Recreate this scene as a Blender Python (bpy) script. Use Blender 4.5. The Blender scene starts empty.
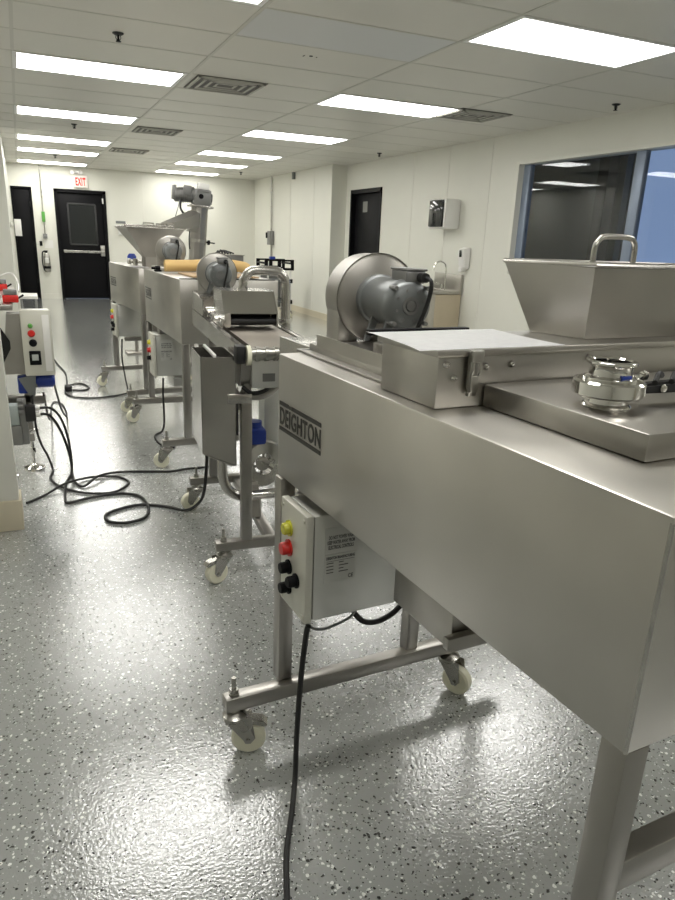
import bpy, bmesh, math, random
from mathutils import Matrix, Vector
random.seed(4)
PI = math.pi
scene = bpy.context.scene
COL = scene.collection
H = 2.51                       # ceiling height

# ------------------------------------------------------------------ materials
def new_mat(name):
    m = bpy.data.materials.new(name); m.use_nodes = True
    nt = m.node_tree
    return m, nt, nt.nodes['Principled BSDF']

def plain(name, col, rough=.5, metal=0., spec=.5, emit=None, es=1., trans=0., coat=0.):
    m, nt, b = new_mat(name)
    b.inputs['Base Color'].default_value = (*col, 1)
    b.inputs['Roughness'].default_value = rough
    b.inputs['Metallic'].default_value = metal
    b.inputs['Specular IOR Level'].default_value = spec
    b.inputs['Transmission Weight'].default_value = trans
    b.inputs['Coat Weight'].default_value = coat
    if emit:
        b.inputs['Emission Color'].default_value = (*emit, 1)
        b.inputs['Emission Strength'].default_value = es
    # slight procedural variation of the gloss
    n = nt.nodes.new('ShaderNodeTexNoise'); n.inputs['Scale'].default_value = 9
    tc = nt.nodes.new('ShaderNodeTexCoord'); nt.links.new(tc.outputs['Object'], n.inputs['Vector'])
    r = nt.nodes.new('ShaderNodeMapRange')
    r.inputs['To Min'].default_value = max(0, rough-.05); r.inputs['To Max'].default_value = min(1, rough+.05)
    nt.links.new(n.outputs['Fac'], r.inputs['Value']); nt.links.new(r.outputs['Result'], b.inputs['Roughness'])
    return m

def steel(name, col, rough=.3, scale=(2, 2, 40), var=.12, smudge=.05, bump=.012):
    m, nt, b = new_mat(name)
    b.inputs['Metallic'].default_value = 1
    tc = nt.nodes.new('ShaderNodeTexCoord')
    mp = nt.nodes.new('ShaderNodeMapping'); mp.inputs['Scale'].default_value = scale
    nt.links.new(tc.outputs['Object'], mp.inputs['Vector'])
    n1 = nt.nodes.new('ShaderNodeTexNoise'); n1.inputs['Scale'].default_value = 6; n1.inputs['Detail'].default_value = 4
    nt.links.new(mp.outputs['Vector'], n1.inputs['Vector'])
    n2 = nt.nodes.new('ShaderNodeTexNoise'); n2.inputs['Scale'].default_value = 4; n2.inputs['Detail'].default_value = 2
    nt.links.new(tc.outputs['Object'], n2.inputs['Vector'])
    add = nt.nodes.new('ShaderNodeMath'); add.operation = 'MULTIPLY_ADD'
    nt.links.new(n1.outputs['Fac'], add.inputs[0]); add.inputs[1].default_value = .0
    nt.links.new(n2.outputs['Fac'], add.inputs[2])
    r = nt.nodes.new('ShaderNodeMapRange'); r.inputs['From Min'].default_value = .3; r.inputs['From Max'].default_value = .7
    r.inputs['To Min'].default_value = max(.02, rough-smudge); r.inputs['To Max'].default_value = rough+smudge
    nt.links.new(add.outputs[0], r.inputs['Value']); nt.links.new(r.outputs['Result'], b.inputs['Roughness'])
    cr = nt.nodes.new('ShaderNodeMapRange'); cr.inputs['From Min'].default_value = .3; cr.inputs['From Max'].default_value = .7
    cr.inputs['To Min'].default_value = 1-var; cr.inputs['To Max'].default_value = 1+var*.5
    nt.links.new(n2.outputs['Fac'], cr.inputs['Value'])
    mx = nt.nodes.new('ShaderNodeVectorMath'); mx.operation = 'SCALE'; mx.inputs[0].default_value = col
    nt.links.new(cr.outputs['Result'], mx.inputs['Scale']); nt.links.new(mx.outputs['Vector'], b.inputs['Base Color'])
    if bump > .1:
        bp = nt.nodes.new('ShaderNodeBump'); bp.inputs['Strength'].default_value = bump; bp.inputs['Distance'].default_value = .001
        nt.links.new(n1.outputs['Fac'], bp.inputs['Height']); nt.links.new(bp.outputs['Normal'], b.inputs['Normal'])
    return m

def floor_mat():
    m, nt, b = new_mat('epoxy_flake_floor')
    L = nt.links; N = nt.nodes.new
    tc = N('ShaderNodeTexCoord')
    def layer(scale, lo, col, prev, size, off):
        mp = N('ShaderNodeMapping'); mp.inputs['Location'].default_value = (off, off*.7, 0); L.new(tc.outputs['Object'], mp.inputs['Vector'])
        dn = N('ShaderNodeTexNoise'); dn.inputs['Scale'].default_value = 160; L.new(mp.outputs['Vector'], dn.inputs['Vector'])
        ds = N('ShaderNodeVectorMath'); ds.operation = 'MULTIPLY_ADD'; L.new(dn.outputs['Color'], ds.inputs[0]); ds.inputs[1].default_value = (.006, .006, 0); L.new(mp.outputs['Vector'], ds.inputs[2])
        v = N('ShaderNodeTexVoronoi'); v.voronoi_dimensions = '2D'; v.inputs['Scale'].default_value = scale; L.new(ds.outputs[0], v.inputs['Vector'])
        sp = N('ShaderNodeSeparateColor'); L.new(v.outputs['Color'], sp.inputs[0])
        gt = N('ShaderNodeMath'); gt.operation = 'GREATER_THAN'; gt.inputs[1].default_value = lo; L.new(sp.outputs[0], gt.inputs[0])
        # flake size differs cell by cell
        sz = N('ShaderNodeMath'); sz.operation = 'MULTIPLY'; sz.inputs[1].default_value = size; L.new(sp.outputs[1], sz.inputs[0])
        s2 = N('ShaderNodeMath'); s2.operation = 'ADD'; s2.inputs[1].default_value = size*.45; L.new(sz.outputs[0], s2.inputs[0])
        lt = N('ShaderNodeMath'); lt.operation = 'LESS_THAN'; L.new(v.outputs['Distance'], lt.inputs[0]); L.new(s2.outputs[0], lt.inputs[1])
        mu = N('ShaderNodeMath'); mu.operation = 'MULTIPLY'; L.new(gt.outputs[0], mu.inputs[0]); L.new(lt.outputs[0], mu.inputs[1])
        mx = N('ShaderNodeMix'); mx.data_type = 'RGBA'; L.new(mu.outputs[0], mx.inputs['Factor'])
        if isinstance(prev, tuple): mx.inputs['A'].default_value = prev
        else: L.new(prev, mx.inputs['A'])
        mx.inputs['B'].default_value = (*col, 1)
        return mx.outputs['Result']
    big = N('ShaderNodeTexNoise'); big.inputs['Scale'].default_value = .8; L.new(tc.outputs['Object'], big.inputs['Vector'])
    br = N('ShaderNodeMix'); br.data_type = 'RGBA'; L.new(big.outputs['Fac'], br.inputs['Factor'])
    br.inputs['A'].default_value = (.30, .31, .30, 1); br.inputs['B'].default_value = (.345, .355, .34, 1)
    c = layer(115, .93, (.80, .81, .78), br.outputs['Result'], .42, 0)
    c = layer(120, .93, (.012, .012, .014), c, .38, 3.1)
    c = layer(250, .95, (.6, .62, .6), c, .42, 7.7)
    c = layer(260, .95, (.02, .02, .02), c, .4, 5.3)
    L.new(c, b.inputs['Base Color'])
    b.inputs['Roughness'].default_value = .07
    b.inputs['Specular IOR Level'].default_value = 1.0
    b.inputs['Coat Weight'].default_value = .9; b.inputs['Coat Roughness'].default_value = .05; b.inputs['Coat IOR'].default_value = 1.55
    n = N('ShaderNodeTexNoise'); n.inputs['Scale'].default_value = 125; n.inputs['Detail'].default_value = 2.5; L.new(tc.outputs['Object'], n.inputs['Vector'])
    n2 = N('ShaderNodeTexNoise'); n2.inputs['Scale'].default_value = 14; n2.inputs['Detail'].default_value = 2; L.new(tc.outputs['Object'], n2.inputs['Vector'])
    ad = N('ShaderNodeMath'); ad.operation = 'MULTIPLY_ADD'; L.new(n2.outputs['Fac'], ad.inputs[0]); ad.inputs[1].default_value = .45; L.new(n.outputs['Fac'], ad.inputs[2])
    bp = N('ShaderNodeBump'); bp.inputs['Strength'].default_value = 1; bp.inputs['Distance'].default_value = .0010
    L.new(ad.outputs[0], bp.inputs['Height']); L.new(bp.outputs['Normal'], b.inputs['Normal']); L.new(bp.outputs['Normal'], b.inputs['Coat Normal'])
    return m

def wall_mat(name, col, panel=1.22):
    m, nt, b = new_mat(name); L = nt.links; N = nt.nodes.new
    tc = N('ShaderNodeTexCoord')
    n = N('ShaderNodeTexNoise'); n.inputs['Scale'].default_value = 2.2; n.inputs['Detail'].default_value = 4; L.new(tc.outputs['Object'], n.inputs['Vector'])
    mx = N('ShaderNodeMix'); mx.data_type = 'RGBA'; L.new(n.outputs['Fac'], mx.inputs['Factor'])
    mx.inputs['A'].default_value = (*[x*.95 for x in col], 1); mx.inputs['B'].default_value = (*col, 1)
    L.new(mx.outputs['Result'], b.inputs['Base Color']); b.inputs['Roughness'].default_value = .42
    n2 = N('ShaderNodeTexNoise'); n2.inputs['Scale'].default_value = 90; L.new(tc.outputs['Object'], n2.inputs['Vector'])
    bp = N('ShaderNodeBump'); bp.inputs['Strength'].default_value = .15; bp.inputs['Distance'].default_value = .002
    L.new(n2.outputs['Fac'], bp.inputs['Height']); L.new(bp.outputs['Normal'], b.inputs['Normal'])
    return m

M = {}
M['floor'] = floor_mat()
M['wall'] = wall_mat('painted_wall_panel', (.74, .735, .66))
M['ceiling'] = wall_mat('ceiling_tile', (.70, .685, .62))
M['tbar'] = plain('ceiling_bar_white', (.60, .59, .53), .5)
M['tile2'] = plain('newer_ceiling_tile', (.68, .69, .68), .8)
M['base'] = plain('beige_baseboard', (.62, .56, .42), .5)
M['trim'] = plain('cream_trim', (.74, .73, .66), .4)
M['light'] = plain('lamp_diffuser', (.9, .9, .9), .5, emit=(1, .985, .94), es=9.)
M['frame_w'] = plain('white_lamp_frame', (.8, .8, .78), .4)
M['black'] = plain('black_paint', (.006, .006, .007), .5, spec=.12)
M['blackmat'] = plain('black_rubber', (.01, .01, .01), .55)
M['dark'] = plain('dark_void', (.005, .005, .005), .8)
M['steel'] = steel('brushed_stainless', (.45, .432, .40), .335, smudge=.04)
M['steelp'] = steel('brushed_stainless_panel', (.56, .54, .50), .345, smudge=.045, scale=(2, 2, 30), bump=.01)
M['steeld'] = steel('stainless_tube', (.37, .355, .33), .33, smudge=.04)
M['steell'] = steel('bright_stainless', (.52, .505, .475), .235, smudge=.025)
M['chrome'] = plain('polished_steel', (.78, .77, .74), .08, 1.)
M['zinc'] = plain('zinc_plated_steel', (.42, .41, .38), .28, 1.)
M['belt'] = steel('conveyor_belt', (.42, .38, .33), .38, scale=(90, 3, 3), bump=.3)
M['nylon'] = plain('cream_nylon', (.80, .78, .62), .35)
M['cast'] = plain('grey_painted_motor', (.19, .20, .20), .36, .4)
M['castl'] = plain('cast_aluminium', (.25, .25, .245), .38, .7)
M['cbox'] = steel('enclosure_steel', (.66, .66, .63), .42, scale=(60, 3, 3), bump=.03)
M['cface'] = plain('enclosure_cover', (.62, .61, .54), .4, .25)
M['yellow'] = plain('yellow_green_lens', (.62, .60, .05), .25)
M['green'] = plain('green_button_plastic', (.10, .35, .06), .3)
M['red'] = plain('red_button_plastic', (.62, .02, .015), .3)
M['blue'] = plain('blue_paint', (.012, .04, .28), .35)
M['etch'] = plain('etched_dark_marking', (.035, .033, .028), .6)
M['etchl'] = plain('faint_etched_marking', (.17, .17, .16), .5, .5)
M['print'] = plain('printed_ink', (.10, .10, .10), .6)
M['label'] = plain('silver_label', (.60, .60, .57), .4, .2)
M['plastic_w'] = plain('white_plastic', (.78, .77, .74), .35)
M['plastic_g'] = plain('grey_plastic', (.32, .36, .35), .5)
M['glassd'] = plain('dark_pane', (.02, .022, .022), .08)
M['roll'] = plain('tan_paper_roll', (.62, .42, .17), .65)
M['card'] = plain('brown_card', (.42, .30, .18), .8)
M['alu'] = plain('window_frame_aluminium', (.27, .32, .41), .4, .3)
M['shoe'] = plain('white_sign_face', (.80, .74, .68), .5)
M['exitred'] = plain('exit_letter_red', (.62, .02, .01), .5, emit=(1, .04, .02), es=.2)
M['wood'] = plain('beige_laminate', (.50, .43, .31), .5)
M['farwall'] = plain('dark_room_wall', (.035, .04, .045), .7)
M['farblue'] = plain('blue_room_wall', (.20, .30, .48), .6)
M['blue_glow'] = plain('glowing_blue_pane', (.3, .4, .6), .5, emit=(.45, .62, 1.), es=.35)  # self-glowing blue, shared by the partition and the far window

def glass_mat():
    m, nt, b = new_mat('window_glass')
    b.inputs['Base Color'].default_value = (.80, .85, .88, 1)
    b.inputs['Roughness'].default_value = 0.0
    b.inputs['Transmission Weight'].default_value = 1
    b.inputs['IOR'].default_value = 1.36
    return m
M['glass'] = glass_mat()

def paper_mat():
    m, nt, b = new_mat('printed_paper'); L = nt.links; N = nt.nodes.new
    tc = N('ShaderNodeTexCoord')
    w = N('ShaderNodeTexWave'); w.bands_direction = 'Y'; w.inputs['Scale'].default_value = 28; L.new(tc.outputs['Object'], w.inputs['Vector'])
    n = N('ShaderNodeTexNoise'); n.inputs['Scale'].default_value = 60; L.new(tc.outputs['Object'], n.inputs['Vector'])
    mu = N('ShaderNodeMath'); mu.operation = 'MULTIPLY'; L.new(w.outputs['Fac'], mu.inputs[0]); L.new(n.outputs['Fac'], mu.inputs[1])
    r = N('ShaderNodeValToRGB'); r.color_ramp.elements[0].position = .30; r.color_ramp.elements[0].color = (.92, .92, .92, 1)
    r.color_ramp.elements[1].position = .55; r.color_ramp.elements[1].color = (.82, .82, .83, 1)
    L.new(mu.outputs[0], r.inputs[0]); L.new(r.outputs[0], b.inputs['Base Color']); b.inputs['Roughness'].default_value = .7
    return m
M['paper'] = paper_mat()

# ------------------------------------------------------------------ geometry helpers
class MB:
    def __init__(s, mat=None): s.bm = bmesh.new(); s.m = mat or Matrix.Identity(4)
    def _mv(s, verts):
        bmesh.ops.transform(s.bm, matrix=s.m, verts=verts)
    def box(s, x0, x1, y0, y1, z0, z1, bev=0., rot=None):
        b = bmesh.new()
        bmesh.ops.create_cube(b, size=1)
        mat = Matrix.Translation(((x0+x1)/2, (y0+y1)/2, (z0+z1)/2)) @ (rot or Matrix.Identity(4)) @ Matrix.Diagonal((abs(x1-x0), abs(y1-y0), abs(z1-z0), 1))
        bmesh.ops.transform(b, matrix=mat, verts=b.verts)
        if bev: bmesh.ops.bevel(b, geom=b.edges[:], offset=bev, segments=2, affect='EDGES', profile=.5)
        s.merge(b); return s
    def merge(s, b):
        bmesh.ops.transform(b, matrix=s.m, verts=b.verts)
        me = bpy.data.meshes.new('tmp'); b.to_mesh(me); b.free()
        s.bm.from_mesh(me); bpy.data.meshes.remove(me)
    def cyl(s, p, q, r, r2=None, seg=24, cap=True):
        p, q = Vector(p), Vector(q); d = q-p
        b = bmesh.new()
        bmesh.ops.create_cone(b, cap_ends=cap, segments=seg, radius1=r, radius2=r if r2 is None else r2, depth=d.length)
        bmesh.ops.transform(b, matrix=Matrix.Translation((p+q)/2) @ d.to_track_quat('Z', 'Y').to_matrix().to_4x4(), verts=b.verts)
        s.merge(b); return s
    def lathe(s, prof, o=(0, 0, 0), axis=(0, 0, 1), seg=40):
        b = bmesh.new(); rings = []
        for r, z in prof:
            rings.append([b.verts.new((r*math.cos(2*PI*k/seg), r*math.sin(2*PI*k/seg), z)) for k in range(seg)] if r > 1e-6 else [b.verts.new((0, 0, z))])
        for a, c in zip(rings, rings[1:]):
            for k in range(seg):
                k2 = (k+1) % seg
                if len(a) == 1 and len(c) == 1: continue
                if len(a) == 1: b.faces.new((a[0], c[k2], c[k]))
                elif len(c) == 1: b.faces.new((a[k], a[k2], c[0]))
                else: b.faces.new((a[k], a[k2], c[k2], c[k]))
        bmesh.ops.recalc_face_normals(b, faces=b.faces)
        bmesh.ops.transform(b, matrix=Matrix.Translation(Vector(o)) @ Vector(axis).to_track_quat('Z', 'Y').to_matrix().to_4x4(), verts=b.verts)
        s.merge(b); return s
    def tube(s, pts, r, seg=10, smooth=6, closed=False):
        P = [Vector(p) for p in pts]
        if smooth > 1 and len(P) > 2:
            Q = []; n = len(P)
            for i in range(n if closed else n-1):
                p0 = P[(i-1) % n] if closed else P[max(i-1, 0)]; p1 = P[i]; p2 = P[(i+1) % n]; p3 = P[(i+2) % n] if closed else P[min(i+2, n-1)]
                for k in range(smooth):
                    t = k/smooth
                    Q.append(.5*((2*p1)+(-p0+p2)*t+(2*p0-5*p1+4*p2-p3)*t*t+(-p0+3*p1-3*p2+p3)*t**3))
            if not closed: Q.append(P[-1])
            P = Q
        b = bmesh.new(); rings = []; up = None; n = len(P)
        for i, p in enumerate(P):
            d = (P[(i+1) % n]-P[i-1]) if closed else (P[min(i+1, n-1)]-P[max(i-1, 0)])
            if d.length < 1e-9: d = Vector((0, 0, 1))
            d.normalize()
            if up is None: up = d.orthogonal().normalized()
            up = (up-d*up.dot(d))
            up = up.normalized() if up.length > 1e-6 else d.orthogonal().normalized()
            w = d.cross(up)
            rings.append([b.verts.new(p+(up*math.cos(2*PI*k/seg)+w*math.sin(2*PI*k/seg))*r) for k in range(seg)])
        for i in range(n if closed else n-1):
            a, c = rings[i], rings[(i+1) % n]
            for k in range(seg): b.faces.new((a[k], a[(k+1) % seg], c[(k+1) % seg], c[k]))
        if not closed: b.faces.new(rings[0][::-1]); b.faces.new(rings[-1])
        bmesh.ops.recalc_face_normals(b, faces=b.faces)
        s.merge(b); return s
    def hexa(s, bot, top, bev=0.):
        b = bmesh.new(); v = [b.verts.new(p) for p in bot+top]
        for f in ((3, 2, 1, 0), (4, 5, 6, 7), (0, 1, 5, 4), (1, 2, 6, 5), (2, 3, 7, 6), (3, 0, 4, 7)): b.faces.new([v[i] for i in f])
        bmesh.ops.recalc_face_normals(b, faces=b.faces)
        if bev: bmesh.ops.bevel(b, geom=b.edges[:], offset=bev, segments=2, affect='EDGES')
        s.merge(b); return s
    def prism(s, pts, axis, a0, a1, bev=0.):
        """extrude a polygon given in the other two axes"""
        b = bmesh.new()
        def mk(p, a): return {'x': (a, p[0], p[1]), 'y': (p[0], a, p[1]), 'z': (p[0], p[1], a)}[axis]
        A = [b.verts.new(mk(p, a0)) for p in pts]; B = [b.verts.new(mk(p, a1)) for p in pts]
        b.faces.new(A); b.faces.new(B[::-1]); n = len(pts)
        for i in range(n): b.faces.new((A[i], B[i], B[(i+1) % n], A[(i+1) % n]))
        bmesh.ops.recalc_face_normals(b, faces=b.faces)
        if bev: bmesh.ops.bevel(b, geom=b.edges[:], offset=bev, segments=2, affect='EDGES')
        s.merge(b); return s
    def shell(s, bot, top, t):
        """open tapered hopper wall: rings of 4 points (outer), inner offset t towards the centre"""
        b = bmesh.new()
        def inner(ps):
            c = sum((Vector(p) for p in ps), Vector())/4
            return [Vector(p)+(Vector((c.x-p[0], 0, 0)).normalized()+Vector((0, c.y-p[1], 0)).normalized())*t for p in ps]
        R = [[b.verts.new(p) for p in ring] for ring in (bot, top, inner(top), inner(bot))]
        for a, c in ((0, 1), (1, 2), (2, 3), (3, 0)):
            for k in range(4): b.faces.new((R[a][k], R[a][(k+1) % 4], R[c][(k+1) % 4], R[c][k]))
        bmesh.ops.recalc_face_normals(b, faces=b.faces)
        s.merge(b); return s

def obj(name, mb, mat, parent=None, smooth=True, **props):
    me = bpy.data.meshes.new(name)
    if smooth:
        for f in mb.bm.faces: f.smooth = True
    mb.bm.to_mesh(me); mb.bm.free()
    if smooth: me.set_sharp_from_angle(angle=math.radians(35))
    me.materials.append(M[mat] if isinstance(mat, str) else mat)
    o = bpy.data.objects.new(name, me); COL.objects.link(o)
    if parent: o.parent = parent
    for k, v in props.items(): o[k] = v
    return o

def thing(name, label, cat, loc=(0, 0, 0), rz=0., group=None):
    o = bpy.data.objects.new(name, None); COL.objects.link(o); o.empty_display_size = .1
    o.location = loc; o.rotation_euler = (0, 0, math.radians(rz)); o['label'] = label; o['category'] = cat
    if group: o['group'] = group
    return o

def tag(o, label, cat, group=None):
    o['label'] = label; o['category'] = cat
    if group: o['group'] = group
    return o

def struct(name, mb, mat, parent=None):
    o = obj(name, mb, mat, parent)
    if parent is None: o['kind'] = 'structure'
    return o

def text(name, s, mat, parent, place, size, stretch=1., bold=.0, depth=.0006, fit=None, space=1.):
    """place: matrix whose x axis is reading direction, y is up, z is out of the surface"""
    cu = bpy.data.curves.new(name, 'FONT'); cu.body = s; cu.size = size; cu.extrude = depth; cu.offset = bold
    cu.space_character = space; cu.align_x = 'CENTER'; cu.align_y = 'CENTER'
    t = bpy.data.objects.new(name, cu); COL.objects.link(t)
    bpy.context.view_layer.update()
    me = bpy.data.meshes.new_from_object(t.evaluated_get(bpy.context.evaluated_depsgraph_get()))
    bpy.data.objects.remove(t); bpy.data.curves.remove(cu)
    if fit:
        xs = [v.co.x for v in me.vertices]; ys = [v.co.y for v in me.vertices]
        me.transform(Matrix.Diagonal((fit[0]/(max(xs)-min(xs)), fit[1]/(max(ys)-min(ys)), 1, 1)) @ Matrix.Translation((-(max(xs)+min(xs))/2, -(max(ys)+min(ys))/2, 0)))
        stretch = 1
    me.transform(place @ Matrix.Diagonal((stretch, 1, 1, 1)))
    me.materials.clear(); me.materials.append(M[mat])
    o = bpy.data.objects.new(name, me); COL.objects.link(o); o.parent = parent
    return o

def frame(o, x, y):
    x, y = Vector(x).normalized(), Vector(y).normalized(); z = x.cross(y)
    m = Matrix((x, y, z)).transposed().to_4x4(); m.translation = Vector(o); return m

# ------------------------------------------------------------------ room shell
YB = 15.5; XR = 5.05; XF = 4.78; YJ = 11.22
struct('floor', MB().box(-3, 9.5, -4, YB+.1, -.1, 0), 'floor')
struct('ceiling', MB().box(-3, XR+.1, -4, YB+.1, H, H+.1), 'ceiling')
g = MB()
x0 = .075; PX = 1.249; PY = .61; y0 = 3.515
XS = [x0+PX*k for k in range(-2, 5)]
YS = [y0+PY*k for k in range(-12, 20)]
for x in XS: g.box(x-.011, x+.011, -4, YB, H-.003, H-.0003)
for y in YS:
    if y < YB: g.box(-3, XR, y-.009, y+.009, H-.0022, H-.0005)
struct('trim_1', g, 'tbar')
struct('trim_2', MB().box(x0+PX+.014, x0+2*PX-.014, y0+PY+.012, y0+2*PY-.012, H-.0016, H-.0002), 'tile2')

# walls
DX0, DX1, DZ = .69, 1.66, 2.10          # exit door opening in the back wall
LX0, LX1 = -.08, .29                    # narrow door
b = MB()
b.box(-3, LX0, YB, YB+.12, 0, H).box(LX1, DX0, YB, YB+.12, 0, H).box(DX1, XR+.1, YB, YB+.12, 0, H)
b.box(LX0, LX1, YB, YB+.12, DZ, H).box(DX0, DX1, YB, YB+.12, DZ, H)
struct('wall_back', b, 'wall')
j = MB()
for x in (2.40, 3.62, 4.44): j.box(x-.012, x+.012, YB-.006, YB, .12, H)
struct('trim_3', j, 'trim')
# right wall with door opening and window opening
RY0, RY1 = 9.92, 11.02
WY0, WY1, WZ0, WZ1 = 2.2, 6.70, 1.03, 2.215
b = MB()
b.box(XR, XR+.14, RY1, YJ+.3, 0, H).box(XR, XR+.14, RY0, RY1, 2.12, H).box(XR, XR+.14, WY1, RY0, 0, H)
b.box(XR, XR+.14, WY0, WY1, 0, WZ0).box(XR, XR+.14, WY0, WY1, WZ1, H).box(XR, XR+.14, -4, WY0, 0, H)
b.box(XF, XR+.14, YJ, YB, 0, H)
struct('wall_right', b, 'wall')
j = MB()
for y in (9.0, 7.2, 8.1): j.box(XR-.004, XR, y-.012, y+.012, .12, H)
for y in (12.0, 13.2, 14.4): j.box(XF-.004, XF, y-.012, y+.012, .12, H)
struct('trim_4', j, 'trim')
struct('baseboard_right', MB().box(XR-.012, XR, WY1, RY0-.04, 0, .11).box(XR-.012, XR, -4, WY1, 0, .11).box(XF-.012, XF, YJ, YB, 0, .11).box(XF-.012, XR, YJ-.012, YJ, 0, .11), 'base')
struct('baseboard_back', MB().box(LX1+.05, DX0-.05, YB-.012, YB, 0, .1).box(DX1+.05, XF, YB-.012, YB, 0, .1), 'trim')
# left: wall end pier near the camera, far left wall
struct('wall_left', MB().box(-.80, -.118, 3.28, 3.42, 0, H), 'wall')
struct('baseboard_left', MB().box(-.81, -.108, 3.266, 3.43, 0, .145, .004), 'base')
struct('wall_left_far', MB().box(-.7, -.105, 10.3, 15.5, 0, H), 'wall')
struct('wall_left_side', MB().box(-2.3, -2.2, -4, YB, 0, H), 'wall')
struct('wall_behind', MB().box(-3, XR+.14, -4.1, -4, 0, H), 'wall')
t1 = MB().box(-.105, -.085, 10.9, 14.2, 1.36, 1.41, .004); struct('trim_5', t1, 'trim')

# exit door
d = MB(); d.box(DX0, DX0+.055, YB-.02, YB+.1, 0, DZ).box(DX1-.055, DX1, YB-.02, YB+.1, 0, DZ).box(DX0, DX1, YB-.02, YB+.1, DZ-.055, DZ)
d.box(DX0+.055, DX1-.055, YB+.03, YB+.08, 0.01, DZ-.055, .003)
door = struct('door_1', d, 'black')
fr = MB()
wx0, wx1, wz0, wz1 = .93, 1.45, 1.07, 1.83
for a in ((wx0, wx1, wz0-.02, wz0+.012), (wx0, wx1, wz1-.012, wz1+.02), (wx0-.015, wx0+.015, wz0, wz1), (wx1-.015, wx1+.015, wz0, wz1)):
    fr.box(a[0], a[1], YB+.012, YB+.032, a[2], a[3], .003)
obj('glazing_bead', fr, plain('dark_grey_bead', (.03, .03, .03), .4), door)
pn = obj('door_glass', MB().box(wx0, wx1, YB+.022, YB+.028, wz0, wz1), 'glassd', door)
bar = MB(); bar.box(.79, 1.57, YB-.05, YB-.01, .905, .955, .006).box(.79, .85, YB-.01, YB+.03, .90, .96, .004).box(1.50, 1.58, YB-.035, YB+.03, .85, 1.06, .006)
obj('push_bar', bar, 'zinc', door)
obj('door_contact', MB().box(1.585, 1.61, YB-.03, YB+.0, 1.86, 1.96, .003), 'plastic_w', door)
# narrow door at the back left
d = MB(); d.box(LX0, LX0+.03, YB-.01, YB+.1, 0, DZ).box(LX1-.03, LX1, YB-.01, YB+.1, 0, DZ).box(LX0, LX1, YB-.01, YB+.1, DZ-.03, DZ).box(LX0+.03, LX1-.03, YB+.03, YB+.08, .01, DZ-.03, .003)
door2 = struct('door_2', d, 'black')
hg = MB()
for z in (.35, 1.05, 1.8): hg.cyl((LX1-.035, YB+.022, z-.05), (LX1-.035, YB+.022, z+.05), .009, seg=12)
obj('hinge', hg, plain('dark_hinge', (.05, .05, .05), .3, 1.), door2)
# right wall door
d = MB(); d.box(XR-.015, XR+.12, RY0, RY0+.05, 0, 2.12).box(XR-.015, XR+.12, RY1-.05, RY1, 0, 2.12).box(XR-.015, XR+.12, RY0, RY1, 2.06, 2.12).box(XR+.06, XR+.10, RY0+.05, RY1-.05, .01, 2.06, .003)
door3 = struct('door_3', d, 'black')
obj('door_notice', MB().box(XR+.055, XR+.06, 10.52, 10.68, 1.78, 1.94), plain('grey_notice', (.22, .22, .2), .6), door3)
# big window in the right wall
w = MB()
w.box(XR-.02, XR+.16, WY1-.05, WY1, WZ0, WZ1).box(XR-.02, XR+.16, WY0, WY0+.05, WZ0, WZ1).box(XR-.019, XR+.16, WY0+.05, WY1-.05, WZ1-.03, WZ1).box(XR-.03, XR+.16, WY0, WY1, WZ0-.03, WZ0+.02)
win = struct('window_1', w, 'trim')
w = MB()
w.box(XR+.05, XR+.11, WY1-.16, WY1-.05, WZ0+.02, WZ1-.03, .004).box(XR+.05, XR+.11, 4.97, 5.08, WZ0+.02, WZ1-.03, .004).box(XR+.05, XR+.11, 3.3, 3.42, WZ0+.02, WZ1-.03, .004)
obj('window_mullion', w, 'alu', win)
for a, c in ((WY1-.16, 5.08), (4.97, 3.42), (3.3, WY0+.05)):
    obj('window_pane', MB().box(XR+.075, XR+.083, c, a, WZ0+.02, WZ1-.03), 'glass', win)
# the unlit room behind the window
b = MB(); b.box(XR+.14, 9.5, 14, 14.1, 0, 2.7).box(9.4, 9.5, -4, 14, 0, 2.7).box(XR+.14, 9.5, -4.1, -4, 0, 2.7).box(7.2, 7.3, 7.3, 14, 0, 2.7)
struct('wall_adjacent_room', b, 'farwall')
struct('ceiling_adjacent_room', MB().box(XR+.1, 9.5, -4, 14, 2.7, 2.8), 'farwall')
o = struct('wall_glowing_partition', MB().box(7.5, 7.54, 5.0, 7.28, .1, 2.6), 'blue_glow')  # blue partition with its own glow in place of light falling on it
o = struct('window_2', MB().box(9.3, 9.36, .2, 6.4, .4, 2.4), 'blue_glow')
b = MB()
for y in (.2, 1.7, 3.2, 4.7, 6.3): b.box(9.2, 9.3, y, y+.09, .4, 2.4)
obj('window_frame', b, 'black', o)
b = MB().box(5.75, 5.88, 6.07, 6.22, 0, 2.7)
struct('trim_6', b, 'black')

# ------------------------------------------------------------------ ceiling lights, vents, sprinklers
WL, WW = 1.17, .53
def lamp(name, x, y, label):
    t = thing(name, label, 'ceiling light', (x+WL/2, y+WW/2, H), 0, 'recessed ceiling lights')
    f = MB(); a, c = WL/2+.03, WW/2+.03
    f.box(-a, a, -c, -c+.03, -.007, 0).box(-a, a, c-.03, c, -.007, 0).box(-a, -a+.03, -c+.03, c-.03, -.007, 0).box(a-.03, a, -c+.03, c-.03, -.007, 0)
    obj('lamp_frame', f, 'frame_w', t)
    obj('diffuser', MB().box(-a+.03, a-.03, -c+.03, c-.03, -.004, -.001), 'light', t)
    return t
XA, XB = .103, 2.605
rowsA = [3.54, 5.98, 8.42, 10.83, 12.48, 14.62]
LA = ['recessed ceiling light at the top edge, above the row of steel machines',
      'long ceiling light at the upper left, left of the nearest square vent',
      'left row ceiling light just left of the middle one of three vents',
      'left row ceiling light just nearer than the farthest, smallest vent',
      'left row ceiling light, second one from the back wall',
      'left row ceiling light closest to the back wall and the EXIT sign']
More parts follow.
